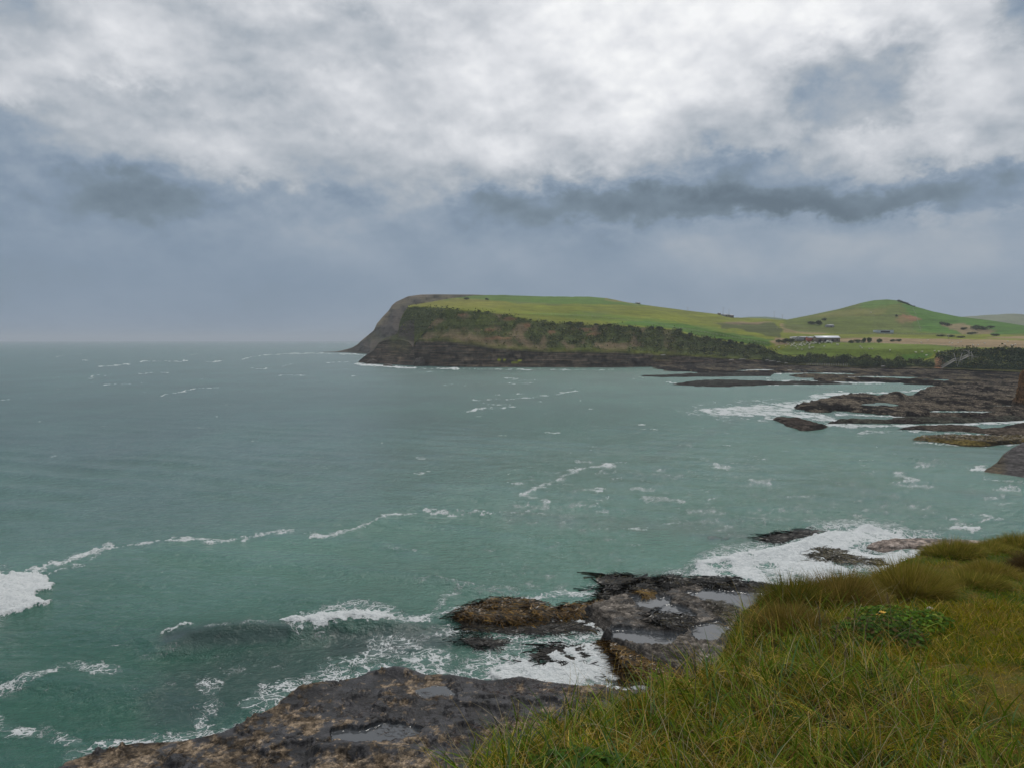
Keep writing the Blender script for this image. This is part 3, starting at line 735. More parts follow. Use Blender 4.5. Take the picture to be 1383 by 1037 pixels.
st_ = tilt / .42 + .6 * fbm(QP[..., 0] / 3, QP[..., 2] / 1.5, 4, 121); fl = np.floor(st_)
QP[..., 1] += (sstep(st_ - fl, .0, .35) * .7 - .7) * -1 * .6 * sstep(ff_, 0, .1) * (1 - sstep(ff_, .9, 1)) + .35 * fbm(QP[..., 0] / 1.2, QP[..., 2] / 1.0, 5, 123)
QP[..., 2] += .18 * fbm(QP[..., 0] / 1.5, QP[..., 1] / 1.5, 4, 125)
cn = fbm(QP[..., 0] / 1.5, QP[..., 2] / .4, 4, 127)
qcol = np.array((.055, .050, .050))[None, None] * (1 + .5 * cn)[..., None]
cr_ = (1 - sstep(np.abs(st_ - fl - .1), .02, .14)) * .75; qcol = qcol * (1 - cr_[..., None]) + .018 * cr_[..., None]
kk_ = sstep(1356 - proj(QP)[0] + 10 * cn, -8, 8) * .8; qcol = qcol * (1 - kk_[..., None]) + np.array((.08, .06, .03)) * kk_[..., None]
tag(grid_obj('rock_slab', QP, m_rock, {'Col': qcol, 'wet': .25 + 0 * cn, 'pool': 0 * cn}), 'steep tilted slab of layered dark grey rock rising from the sea at the right edge', 'rock slab')
SHELVES.append(([(1325, 643), (1345, 638), (1383, 640), (1560, 650), (1560, 668), (1383, 650), (1345, 645)], 3, 3))

# orange clay bluff cut by the right edge
oc = np.arange(1366, 1500, .7)
def LO(p):
    p = np.array(p, float); return np.interp(oc, p[:, 0], p[:, 1])
of = LO([(1366, 549), (1375, 551), (1400, 555), (1500, 560)]); om = LO([(1366, 547), (1372, 541), (1374, 530), (1376, 520), (1378, 508), (1382, 501.5), (1390, 498.5), (1500, 493)])
O0 = unp(oc, of, z=0.2); O1 = unp(oc, om, d=O0[:, 1] + 1 + (of - om) * .06); O2 = O1 * (1.06, 1.06, 1); O3 = O2 * (1.02, 1.02, 1) + np.array((2, 0, -12))
R = [O0 * (1 - i / 40) + O1 * i / 40 for i in range(40)] + [O1 * (1 - i / 8) + O2 * i / 8 for i in range(8)] + [O2 * (1 - i / 4) + O3 * i / 4 for i in range(5)]
OP = np.stack(R); OP[..., 1] += 1.3 * fbm(OP[..., 0] / 1.6, OP[..., 2] / 2.5, 5, 131); OP[..., 0] += .5 * fbm(OP[..., 1] / 1.6, OP[..., 2] / 1.2, 4, 133)
cn = fbm(OP[..., 0] / 2, OP[..., 2] / 1.2, 5, 135)
oz = sstep(OP[..., 2], .8, 2.6)[..., None]
ocol = (np.array((.045, .036, .028)) * (1 - oz) + np.array((.112, .064, .032)) * oz) * (1 + .7 * cn)[..., None]
tag(grid_obj('clay_bluff', OP, m_rock, {'Col': ocol, 'wet': 0 * cn, 'pool': 0 * cn}), 'orange brown clay bluff standing at the right edge above the reef', 'bluff')

# small rocks off the headland toe
for (px, py, wpx, hpx, lb) in [(524, 494.3, 7, 2.8, 'small dark rock in the surf at the toe of the headland'), (503, 491.5, 8, 5, 'pointed dark rock under the spur of the headland'), (567, 494.5, 9, 9, 'brown boulder at the foot of the headland corner')]:
    c = unp(px, py, z=0); s_ = c[1] / F; n = 20
    th, ph = np.meshgrid(np.linspace(0, 2 * math.pi, 29), np.linspace(.0, math.pi / 2, 12))
    V = np.stack([np.cos(th) * np.cos(ph) * wpx * s_, np.sin(th) * np.cos(ph) * wpx * s_ * .9, np.sin(ph) * hpx * s_ * 1.3 - .3], -1)
    nn = fbm(V[..., 0] / 3 + px, V[..., 1] / 3 + V[..., 2] / 2, 4, 137); V *= (1 + .4 * nn)[..., None]; V[..., :] += c
    V[:, -1] = V[:, 0]
    cc_ = np.array((.07, .058, .045)) * (1 + .5 * nn)[..., None]
    tag(grid_obj('boulder', V, m_rock, {'Col': cc_, 'wet': .5 + 0 * nn, 'pool': 0 * nn}), lb, 'boulder')

# ------------------------------------------------------------------ sea
wc_ = np.concatenate([np.arange(-700, -60, 12.0), np.arange(-60, 1445, 1.45), np.arange(1445, 2100, 12.0)])
wr_ = np.concatenate([np.arange(1500, 1100, -10.0), np.arange(1100, 640, -1.25), np.arange(640, 500, -.8), np.arange(500, 465, -.5), [464.5, 464, 463.5, 463, 462.5, 462, 461.5, 461, 460.8]])
X, Y = np.meshgrid(wc_, wr_)
WP = unp(X, Y, z=0.0); wx, wy = WP[..., 0], WP[..., 1]; dist = np.hypot(wx, wy)
Fm = np.zeros(X.shape); DK = np.zeros(X.shape); GR = np.zeros(X.shape)
jx = X + 7 * fbm(wx / 2.5, wy / 2.5, 4, 201) * np.clip(60 / dist, .35, 1.6); jy = Y + 5 * fbm(wx / 3.5 + 9, wy / 3.5, 4, 203) * np.clip(60 / dist, .12, 1.3)

fj_ = sstep(dist, 90, 200); jx = jx + (12 * fbm(X / 22, Y / 5, 4, 205, .6) * (.35 + .65 * fj_) + 5 * fbm(X / 6, Y / 3, 3, 206) * (1 - fj_)); jy = jy + 2.6 * fbm(X / 20, Y / 5, 4, 207, .6) * (1 + 1.2 * (1 - fj_))
wmod = (1 + 1.3 * fbm(X / 26, Y / 16, 4, 209, .6)).clip(.65, 2.2)


def sub(x0, x1, y0, y1):
    c = np.where((wc_ >= x0) & (wc_ <= x1))[0]; r = np.where((wr_ >= y0) & (wr_ <= y1))[0]
    return slice(r[0], r[-1] + 1), slice(c[0], c[-1] + 1)


def fl_(pts, w_, v, sy=1.0, arr=None, soft=1.0):
    arr = Fm if arr is None else arr
    P = np.array(pts, float); m_ = w_ * 4 + 22
    s_ = sub(P[:, 0].min() - m_, P[:, 0].max() + m_, P[:, 1].min() - m_, P[:, 1].max() + m_)
    d = line_d(jx[s_], jy[s_], pts, sy) / wmod[s_]; arr[s_] = np.maximum(arr[s_], v * (1 - sstep(d, w_ * .25, w_ * 1.5 * soft)))


def fp_(poly, v, soft=6, sy=1.5, arr=None, inner=None):
    arr = Fm if arr is None else arr
    P = np.array(poly, float); m_ = soft * 2 + 22
    s_ = sub(P[:, 0].min() - m_, P[:, 0].max() + m_, P[:, 1].min() - m_, P[:, 1].max() + m_)
    d = poly_sd(jx[s_], jy[s_], poly, sy); arr[s_] = np.maximum(arr[s_], v * sstep(d, -soft, soft))


# foam drift line and patch, left
fp_([(-60, 770), (0, 776), (30, 771), (55, 776), (73, 785), (70, 796), (48, 802), (50, 809), (73, 815), (40, 822), (0, 830), (-60, 850)], 1.25, 2.0, 2)
fl_([(20, 778), (60, 766), (120, 745), (150, 738)], 5, .95); fl_([(40, 784), (75, 770), (110, 762), (130, 750)], 2, .8)
fl_([(120, 744), (180, 735), (235, 727)], 2.6, .95, 1.5); fl_([(235, 728), (262, 727), (290, 731)], 5, .98, 1.5); fl_([(295, 730), (330, 724)], 4, .98, 1.5); fl_([(330, 727), (365, 718), (395, 717)], 5, .92, 1.5)
fl_([(395, 720), (450, 723)], 2, .55, 1.5)
fl_([(418, 726), (450, 723), (470, 713), (490, 707), (530, 695)], 3.2, 1.0, 1.5); fl_([(530, 695), (570, 690), (625, 691), (700, 694)], 2.2, .98, 2)
fl_([(700, 694), (760, 696)], 2, .75, 2)
# far streaks
for p, v in [([(135, 495), (172, 492)], .95), ([(192, 488.5), (255, 487.5)], .95), ([(275, 489), (298, 488)], .9), ([(325, 486), (345, 481.5), (365, 478.5), (420, 478), (480, 477.4)], .8), ([(110, 514), (130, 508), (150, 506)], .6),
             ([(185, 504.5), (230, 503.5)], .7), ([(138, 520), (160, 518), (200, 517)], .75), ([(216, 535), (240, 530), (265, 524.5), (300, 523)], .85), ([(345, 498), (365, 497)], .75), ([(378, 496), (392, 492), (400, 492)], .7),
             ([(380, 507), (408, 507.5)], .8), ([(0, 540), (12, 540)], .8), ([(60, 524), (90, 526)], .5), ([(440, 490), (470, 489)], .7), ([(445, 500), (475, 499)], .5), ([(430, 469), (450, 468)], .5), ([(440, 464), (478, 463.6)], .6)]:
    fl_(p, 2.2, v * 1.16, 3)
fl_([(462, 478), (480, 478.6), (494, 479)], 1.2, 1.2, 2)
fl_([(482, 491.5), (495, 493), (515, 494), (530, 495.5), (560, 496.5)], 2.6, 1.15, 1.6); fl_([(500, 489.6), (523, 490)], 1.2, 1.2, 2)
fl_([(560, 497.5), (620, 498.5), (700, 499), (760, 499.5), (830, 499)], 1.3, .85, 2); fl_([(594, 497), (618, 498.3)], 1.4, 1.2); fl_([(700, 498.8), (720, 499)], 1.2, 1.0); fl_([(540, 498), (600, 502), (560, 503)], 2, .55)
fl_([(628, 556), (650, 552), (700, 548.5)], 3.2, .85, 1.8); fl_([(640, 540), (690, 539), (740, 534), (780, 527)], 2.2, .92, 1.8); fl_([(655, 545), (690, 547)], 2, .8); fl_([(676, 518), (715, 517.5)], 2.2, .8, 2); fl_([(680, 512), (700, 511.5)], 2, .85)
fl_([(600, 520), (660, 519)], 3, .45); fl_([(560, 566), (620, 566)], 5, .4); fl_([(700, 513), (740, 513)], 2, .6); fl_([(905, 478), (900, 480)], 1, .2)
fl_([(700, 667), (730, 658), (745, 652)], 3, .95, 1.3); fl_([(745, 652), (765, 640), (790, 632)], 2.6, .75, 1.3); fl_([(770, 636), (800, 630), (815, 628)], 2.6, .95, 1.5); fl_([(815, 627), (828, 628)], 2.6, 1.1); fl_([(706, 668), (740, 678)], 3, .85); fl_([(690, 680), (740, 684)], 2, .6)
for p, v in [([(855, 658), (880, 660)], .7), ([(965, 628), (985, 632)], .8), ([(1010, 650), (1040, 652)], .7), ([(870, 672), (920, 676)], .65), ([(1210, 640), (1240, 650)], .75), ([(1215, 655), (1255, 657)], .75), ([(1310, 632), (1330, 630)], .85),
             ([(1240, 625), (1262, 628)], .65), ([(1285, 600), (1330, 601)], .7), ([(1150, 640), (1180, 638)], .5), ([(1290, 712), (1320, 716)], 1.2), ([(1170, 690), (1220, 694)], .5), ([(930, 690), (980, 692)], .55), ([(1000, 700), (1100, 705)], .5),
             ([(780, 622), (800, 624)], .6), ([(850, 640), (920, 645)], .5), ([(650, 700), (760, 705)], .4), ([(600, 600), (640, 604)], .35), ([(920, 600), (960, 604)], .5), ([(560, 780), (640, 790)], .42), ([(520, 740), (560, 742)], .42)]:
    fl_(p, 5, v * 1.16, 1.6)
fl_([(1288, 713), (1318, 716)], 5, 1.3, 1.3)
# reefs
fp_([(935, 553), (985, 549), (1040, 545), (1075, 542), (1110, 536), (1150, 529), (1158, 533), (1115, 542), (1075, 550), (1072, 556), (1105, 558), (1135, 566), (1130, 574), (1098, 566), (1060, 561), (1045, 566), (1020, 570), (1030, 562), (1000, 562), (955, 560)], 1.3, 5, 3)
fp_([(905, 550), (960, 540), (1060, 535), (1060, 560), (1040, 572), (1000, 574), (930, 566)], .62, 10, 2.5)
fp_([(1090, 535), (1135, 528), (1160, 530), (1150, 534), (1100, 540)], 1.2, 4, 3); fl_([(1150, 531), (1200, 530), (1245, 527)], 3.0, 1.0, 2); fl_([(1230, 527), (1262, 523), (1275, 521)], 2.0, 1.15, 2)
fp_([(1110, 571), (1180, 573), (1240, 573), (1300, 571), (1383, 567), (1420, 566), (1420, 570), (1383, 571), (1300, 575), (1230, 577), (1120, 577)], 1.15, 4, 3)
fl_([(1155, 548), (1225, 549)], 2, .9, 3); fl_([(1315, 523), (1365, 523)], 1.5, 1.0, 3)
fp_([(1125, 556), (1180, 560), (1262, 562), (1200, 563.5), (1130, 561)], 1.05, 3, 3)
fl_([(1160, 584), (1230, 582), (1310, 583), (1383, 583)], 4, .8, 2); fl_([(1236, 597), (1262, 598.5), (1300, 601), (1383, 600)], 2.5, .9, 2); fl_([(1275, 586), (1330, 588), (1383, 586)], 2, 1.1, 2)
fp_([(893, 507.5), (925, 506), (944, 506.5), (946, 508.3), (900, 509)], 1.2, 2, 3); fl_([(855, 509), (900, 509.5)], 1.5, .7, 2)
fp_([(955, 518.5), (970, 515.5), (1080, 513), (1200, 514.5), (1240, 517.5), (1160, 518.5), (1060, 519.5), (985, 521)], 1.15, 3, 3); fl_([(900, 517), (930, 519), (960, 521.5)], 2.2, 1.1, 2)
fl_([(972, 501.8), (1015, 500.2), (1022, 499.5)], 1.2, 1.2, 2); fl_([(1000, 510), (1100, 511.5)], 3, .55, 2); fl_([(1100, 512.5), (1250, 518)], 2.5, .6, 2)
fl_([(1330, 645), (1360, 648), (1400, 653)], 3, .75, 1.5)
# big surf, right of centre
fp_([(925, 778), (945, 768), (985, 757), (1030, 750), (1062, 744), (1095, 733), (1130, 722), (1170, 713), (1205, 716), (1240, 723), (1262, 727), (1230, 731), (1190, 735), (1170, 739), (1195, 744), (1270, 746), (1300, 752), (1200, 775), (1120, 805),
     (1060, 800), (1020, 790), (985, 784)], 1.18, 7, 1.6)
fp_([(880, 775), (940, 757), (1020, 742), (1080, 722), (1160, 706), (1260, 716), (1300, 724), (1250, 740), (1060, 790), (960, 790)], .66, 12, 1.5)
fl_([(945, 768), (1000, 757), (1058, 747), (1100, 732), (1130, 720)], 8, 1.35, 1.5)
# bay in front of the near shelf
fp_([(690, 930), (655, 918), (650, 905), (700, 890), (745, 876), (785, 872), (812, 862), (822, 872), (838, 895), (870, 915), (900, 935), (820, 940), (750, 936)], 1.2, 8, 1.4)
fp_([(600, 925), (620, 890), (640, 862), (700, 845), (780, 840), (830, 850), (850, 900), (800, 935), (700, 935)], .64, 14, 1.3)
fp_([(740, 834), (775, 832), (800, 836), (818, 846), (820, 854), (800, 850), (770, 843), (745, 841)], 1.15, 4, 1.5); fl_([(640, 842), (700, 845), (760, 838)], 5, .75, 1.3)
fl_([(900, 905), (925, 910), (940, 935)], 9, 1.0)
fl_([(275, 985), (268, 968), (292, 948), (278, 925), (290, 915)], 15, .70); fl_([(335, 950), (380, 938), (425, 922), (455, 915), (470, 905)], 15, .74); fl_([(350, 935), (400, 925), (450, 905)], 18, .68); fp_([(300, 960), (400, 915), (520, 890), (620, 880), (820, 850), (880, 900), (700, 935), (540, 915), (400, 945)], .56, 22, 1.4); fl_([(90, 1020), (150, 1008), (230, 1000), (300, 985)], 14, .62)
fl_([(130, 1004), (190, 1004), (215, 1006)], 8, .8); fl_([(215, 1008), (290, 994), (345, 968), (400, 940), (450, 924), (500, 910)], 12, .76); fl_([(500, 908), (560, 908), (620, 915), (690, 924)], 11, .85)
fl_([(385, 852), (405, 857), (430, 850), (470, 842), (510, 840), (545, 842)], 6, 1.3); fp_([(385, 849), (400, 858), (430, 859), (470, 851), (520, 847), (550, 843), (530, 836), (480, 833), (440, 837), (410, 845)], 1.6, 3, 1.2); fl_([(545, 842), (590, 835), (620, 826), (650, 818)], 5, .95); fl_([(400, 825), (430, 830)], 1.6, .9)
fl_([(700, 806), (740, 802), (800, 803), (805, 800)], 5, .92); fl_([(590, 830), (600, 805), (620, 795)], 8, .55); fl_([(640, 800), (700, 795), (770, 788)], 9, .48); fl_([(790, 795), (812, 790)], 6, .6)
fl_([(220, 861), (240, 857), (257, 854)], 2.6, 1.15); fl_([(40, 915), (70, 905), (100, 898), (120, 905), (160, 906)], 11, .62); fl_([(0, 930), (40, 915)], 11, .68); fl_([(60, 870), (120, 866), (180, 870)], 8, .35); fl_([(180, 888), (260, 870), (330, 860), (440, 866)], 8, .46)
fl_([(0, 975), (30, 990), (70, 985), (100, 1000)], 14, .60); fl_([(500, 870), (560, 872), (600, 880)], 14, .62); fl_([(470, 900), (520, 880), (600, 895)], 16, .70); fl_([(290, 905), (350, 900), (400, 895)], 10, .55)
fl_([(560, 862), (600, 850), (660, 850)], 8, .5)
for p in [[(1240, 555), (1340, 556)], [(1100, 546), (1160, 546.5)], [(1210, 539), (1270, 539)], [(1320, 548), (1383, 548)], [(1030, 503.5), (1150, 503.5)], [(1135, 508), (1225, 508)], [(990, 499), (1090, 499)]]: fl_(p, 3, 1.0, 2.5)
rw = np.random.RandomState(21)
for _ in range(95):
    x_ = rw.uniform(560, 1360); y_ = 505 + 215 * rw.rand() ** 1.2; l_ = rw.uniform(4, 22) * (.5 + (y_ - 500) / 160); a_ = rw.uniform(-.12, .06)
    if x_ > 1030 and y_ < 610: continue
    fl_([(x_, y_), (x_ + l_, y_ + a_ * l_)], rw.uniform(1.0, 2.4) * (.6 + (y_ - 500) / 200), rw.uniform(.7, 1.0), 2.4)
for _ in range(34):
    x_ = rw.uniform(-20, 560); y_ = rw.uniform(470, 620); l_ = rw.uniform(4, 16); fl_([(x_, y_), (x_ + l_, y_ - .1 * l_)], 1.2, rw.uniform(.6, .9), 3)
# loose flecks everywhere the swell crosses the bay
fle = fbm(wx / 9, wy / 26, 3, 211); zone = sstep(X, 430, 800) * sstep(Y, 505, 600) * (1 - .45 * sstep(Y, 780, 860))
Fm = np.maximum(Fm, zone * (.36 + .26 * fle)); Fm = np.maximum(Fm, .26 * sstep(Y, 640, 900) * (1 + .5 * fle))
Fm = Fm + .30 * fbm(wx / 1.6, wy / 1.6, 5, 213, .6) * sstep(Fm, .05, .4) * (1 - sstep(dist, 90, 200)) + .55 * fbm(wx / 5, wy / 12, 4, 215, .6) * sstep(Fm, .05, .4) * sstep(dist, 90, 200)


def blur(a, r):
    for ax in (0, 1):
        for _ in range(2):
            p = np.concatenate([np.repeat(a.take([0], ax), r + 1, ax), a, np.repeat(a.take([-1], ax), r, ax)], ax); c_ = np.cumsum(p, ax); n_ = a.shape[ax]
            a = (c_.take(range(2 * r + 1, 2 * r + 1 + n_), ax) - c_.take(range(0, n_), ax)) / (2 * r + 1)
    return a


st0 = np.clip((Fm - .75) / .4, 0, 1); nr_ = 1 - sstep(dist, 110, 220)
halo = np.maximum(blur(st0, 15) * 2.4 * nr_, blur(st0, 5) * 1.2 * (Y > 505)).clip(0, 1)
halo = halo * (1 - (X > 370) * (X < 575) * (Y > 838) * (Y < 885) * .9)
Fm = np.maximum(Fm, (.54 + .28 * halo) * sstep(halo, .03, .4) * (1 - sstep(X, -30, 30) * (1 - sstep(X, 30, 420)) * (Y > 700) * (Y < 850) * .6))
Fm = Fm + 1.0 * np.minimum(0, fbm(wx / 3.2, wy / 4.0, 4, 217, .6) + .02) * sstep(Fm, .9, 1.1) * (X > 500)
# darker water over drowned rock and kelp, shade of the wave faces painted in; greener water in the shallows
fp_([(230, 905), (300, 880), (370, 868), (420, 858), (500, 852), (600, 846), (660, 850), (650, 868), (600, 878), (540, 886), (450, 905), (380, 935), (330, 960), (270, 985), (200, 980), (190, 940)], .62, 30, 1.5, DK)
fp_([(440, 858), (560, 850), (640, 852), (600, 868), (500, 876), (450, 872)], .85, 10, 1.6, DK)
DK = np.maximum(DK, .85 * np.exp(-(line_d(X, Y, [(225, 868), (260, 872), (310, 871), (385, 867)], 1.0) / 11) ** 2) if True else 0); fl_([(455, 874), (500, 871), (545, 874)], 2.2, 1.0, 2, DK); fl_([(340, 862), (400, 860)], 6, .5, 1.4, DK)  # first stroke: painted shade on the front of the breaking wave
fl_([(1022, 727), (1060, 724), (1085, 721), (1102, 719)], 5, .95, 1.5, DK); fl_([(940, 772), (830, 776)], 10, .35, 1.5, DK); fl_([(960, 726), (985, 727)], 2.5, .9, 1.5, DK); fl_([(690, 695), (900, 712), (1010, 722)], 16, .35, 1.5, DK)
fl_([(810, 780), (880, 785)], 7, .5, 1.5, DK); fl_([(1085, 752), (1130, 746), (1180, 750)], 6, .8, 1.5, DK); fl_([(960, 552), (980, 554)], 3, .5, 2, DK); fl_([(880, 620), (1010, 560)], 9, .2, 2, DK)
fp_([(620, 855), (740, 848), (800, 850), (790, 868), (700, 880), (630, 880)], .35, 12, 1.4, DK); fl_([(1160, 545), (1200, 547)], 4, .5, 2, DK); fl_([(1290, 663), (1383, 672)], 8, .25, 2, DK)
GR = sstep(Y, 560, 1000) * (1 - .55 * sstep(X, 380, 900)) + .18 * fbm(wx / 30, wy / 45, 3, 221); GR = np.clip(GR, 0, 1)
line_y = np.interp(X, [-60, 60, 235, 400, 530, 700, 900], [790, 765, 727, 720, 694, 693, 640])
GR = np.clip(GR + .42 * sstep(X + (Y - 500) * .3, 380, 1050) * (1 - sstep(Y, 700, 860)), 0, 1)
GR = np.clip(GR + .24 * sstep(Y - line_y, -2, 10) * (1 - sstep(X, 500, 900)), 0, 1)
Fm = np.where(dist > 140, np.minimum(Fm, 1.04 - .10 * (X > 900)), Fm)
Fm = Fm * (1 - .75 * sstep(DK, .5, .8) * (X > 200) * (X < 480))
fp_([(430, 870), (480, 854), (560, 847), (640, 845), (665, 856), (600, 874), (520, 892), (440, 890)], .85, 14, 1.5, DK)
# geometry of the swell, and the breaking wave in front of the near shelf
calm = 1 - sstep(dist, 90, 420) * .3
H = (.10 * fbm(wx / 5.0 + .3 * wy / 5, wy / 3.0, 4, 231) + .09 * fbm(wx / 16, wy / 9, 3, 233)) * calm + .16 * fbm(wx / 60, wy / 34, 3, 235) * sstep(dist, 60, 160)
ph_ = (wy * .93 + wx * .36) / 7.5 * 2 * math.pi + 2.2 * fbm(wx / 18, wy / 18, 3, 241); H = H + .17 * (np.sin(ph_) + .35 * np.sin(2 * ph_ + .6)) * sstep(fbm(wx / 25, wy / 25, 2, 243), -.3, .3) * (1 - sstep(dist, 90, 220)) * sstep(dist, 30, 48)
crest = [(150, 884), (215, 866), (260, 857), (330, 851), (390, 851), (430, 847), (480, 838), (545, 838), (600, 832)]
cw = np.array([unp(a, b, z=.5)[:2] for a, b in crest])
H = H * (1 - .7 * DK)
s_ = sub(60, 700, 780, 960)
d = np.full(X[s_].shape, 1e9); sd = np.zeros(X[s_].shape); tpos = np.zeros(X[s_].shape)
for i in range(len(cw) - 1):
    a, c = cw[i], cw[i + 1]; e = c - a; tt = np.clip(((wx[s_] - a[0]) * e[0] + (wy[s_] - a[1]) * e[1]) / (e @ e), 0, 1)
    ddx, ddy = wx[s_] - a[0] - tt * e[0], wy[s_] - a[1] - tt * e[1]; dd = np.hypot(ddx, ddy); m_ = dd < d
    d = np.where(m_, dd, d); sd = np.where(m_, np.sign(e[0] * ddy - e[1] * ddx), sd); tpos = np.where(m_, (i + tt) / (len(cw) - 1), tpos)
env = sstep(tpos, .0, .35) * (1 - sstep(tpos, .72, 1.0) * .75)
prof = np.where(sd > 0, np.exp(-(d / 3.2) ** 2), np.exp(-(d / 1.1) ** 2))
H[s_] += .85 * env * prof + .14 * env * (prof > .5) * fbm(wx[s_] / .6, wy[s_] / .6, 3, 237) * sstep(Fm[s_], .8, 1.2)
# piled white water
Hs = sstep(Fm, .85, 1.3) * (dist < 130) * (.16 + .22 * fbm(wx / .9, wy / .9, 4, 239)); H += np.clip(Hs, 0, .6)
s2 = sub(900, 1300, 690, 820)
H[s2] += .42 * np.exp(-(line_d(X[s2], Y[s2], [(945, 768), (1000, 757), (1058, 747), (1100, 732), (1170, 717)], 1.5) / 11) ** 2)
H = np.where(Y > 1100, 0, H)
WP[..., 2] = H
far_ = sstep(dist, 60, 260)
m_sea, t, bs = material('sea_water')
pos = worldpos(t); fo = t.attr('foam'); dk = t.attr('dark'); gr = t.attr('green'); fa = t.attr('far')
v1 = t.vm('ADD', pos, t.vm('SCALE', t.vm('SUBTRACT', t.noise(pos, .38, 5, .6, color=True), (.5, .5, .5)), sc=3.0))
e2 = t.vor(t.vm('ADD', v1, (3.1, 7.7, 0)), 1.05, 'DISTANCE_TO_EDGE')
fil = lambda sc, w_, o: t.ss(t.m('ABSOLUTE', t.sub(t.noise(t.vm('ADD', v1, (o, o, 0)), sc, 3, .55), .5)), 0, w_, 1.0, 0.0)
lace = t.m('MAXIMUM', t.m('MAXIMUM', fil(.34, .018, 0), t.mul(fil(.80, .024, 5), .95)), t.mul(t.ss(e2, 0, .10, 1.0, 0.0), .85))
fn = t.noise(pos, 5.0, 6, .7); fb = t.noise(pos, .55, 5, .6)
lace = t.add(t.mul(lace, .60), t.add(t.mul(t.sub(fn, .5), .16), t.mul(t.sub(fb, .5), .80)))
fs = t.noise(t.vm('MULTIPLY', pos, (.35, .16, 1)), 1.0, 6, .72)
lf = t.add(t.mul(t.sub(fs, .5), 2.1), .10)
ln = t.new('ShaderNodeMix', data_type='FLOAT'); t.put(ln.inputs[0], fa); t.put(ln.inputs[2], lace); t.put(ln.inputs[3], lf); ln = ln.outputs[0]
thr = t.sub(.92, fo)
mask = t.mul(t.ss(t.sub(ln, thr), -.03, .20), .95)
fleck = t.ss(t.noise(t.vm('MULTIPLY', pos, (1.2, 2.6, 1)), 1.0, 5, .75), .665, .73)  # small white foam flecks from thresholded noise
mask = t.m('MAXIMUM', mask, t.mul(fleck, t.ss(fo, .12, .42, 0, .55)))
fleck2 = t.ss(t.noise(t.vm('MULTIPLY', pos, (.30, .16, 1)), 1.0, 5, .78), .64, .72)
mask = t.m('MAXIMUM', mask, t.mul(t.mul(fleck2, fa), t.ss(fo, .12, .42, 0.04, .55)))
deep = t.ramp(gr, [(0.0, (.078, .158, .150)), (.22, (.080, .178, .150)), (.5, (.088, .205, .160)), (1.0, (.020, .098, .066))])
nb = t.noise(t.vm('MULTIPLY', pos, (1, .6, 1)), .03, 6, .66); deep = t.vm('SCALE', deep, sc=t.ss(nb, .3, .7, .86, 1.14))
deep = t.mix(dk, deep, (.020, .044, .042))
deep = t.mix(t.mul(t.ss(fo, .3, 1.1), .5), deep, (.20, .30, .28))
fcl = t.mix(t.ss(fn, .3, .7), (.62, .66, .66), (.86, .88, .88))
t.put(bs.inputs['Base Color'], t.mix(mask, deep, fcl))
t.put(bs.inputs['Roughness'], t.add(t.add(.10, t.mul(mask, .7)), t.mul(fa, .16)))
bs.inputs['IOR'].default_value = 1.333
wp1 = t.vm('MULTIPLY', pos, (.75, 1.0, 1.0))
w1 = t.noise(wp1, .38, 4, .6, .3); w2 = t.noise(wp1, 1.7, 5, .68, .3); w3 = t.noise(wp1, 5.0, 4, .6, .2)
hgt = t.add(t.mul(w1, t.ss(fa, 0, 1, .9, .75)), t.add(t.mul(w2, t.ss(fa, 0, 1, .48, 1.15)), t.mul(w3, t.ss(fa, 0, .6, .10, .16))))
hgt = t.mul(hgt, t.sub(1.0, t.mul(dk, .65)))
hgt = t.add(hgt, t.mul(t.mul(mask, fn), .35))
bn = t.new('ShaderNodeBump'); bn.inputs['Distance'].default_value = .72; t.put(bn.inputs['Height'], hgt); t.l.new(bn.outputs[0], bs.inputs['Normal'])
sea = grid_obj('sea', WP, m_sea, {'foam': Fm, 'dark': DK, 'green': GR, 'far': far_})
tag(sea, kind='structure')
# open water out to the horizon and around behind the camera
m_ = MB(); R_ = 16000.0
th = np.linspace(0, 2 * math.pi, 97)[:-1]
V = [(0, 0, -1.2)] + [(R_ * math.sin(a), R_ * math.cos(a), -1.2) for a in th]
m_.put(V, None, [(0, (i + 1) % 96 + 1, i + 1) for i in range(96)])
o = m_.build('sea', m_sea, attrs={'foam': np.zeros(97), 'dark': np.zeros(97), 'green': np.zeros(97), 'far': np.ones(97)}); tag(o, kind='structure')

# ------------------------------------------------------------------ grassy bank in the foreground
LIP = np.array([(-9, -14), (-5.5, -6), (-3.2, -1.0), (-1.8, 1.2), (-.5, 2.8), (-.06, 3.9), (.15, 4.5), (.44, 4.92), (.97, 5.27), (1.42, 5.6), (1.83, 6.27), (2.15, 6.76), (2.45, 7.6), (2.75, 8.6), (3.5, 9.2), (4.4, 9.7), (5.2, 10.4), (5.9, 11.5), (6.8, 12.3), (9.2, 13.6), (12, 14.6), (30, 18)])
LPOLY = [tuple(p) for p in LIP] + [(34, -14)]


def lip_s(x, y): return poly_sd(x, y, LPOLY, 1.0)


MND = [(3.0, 8.35, .42, .30), (3.5, 8.5, .5, .34), (3.9, 9.5, .45, .26), (4.55, 9.85, .55, .42), (5.3, 10.3, .45, .22), (6.3, 11.6, .55, .36), (6.9, 11.6, .5, .25), (7.2, 10.6, .55, .30), (8.0, 12.2, .7, .30), (5.6, 9.4, .5, .22), (3.1, 7.6, .6, .2),
       (9.3, 12.5, .7, .25), (8.4, 9.6, .8, .2), (6.9, 8.6, .35, .16), (6.2, 7.6, .4, .14), (5.6, 6.6, .45, .12), (4.9, 7.0, .5, .10), (7.6, 7.7, .6, .16)]


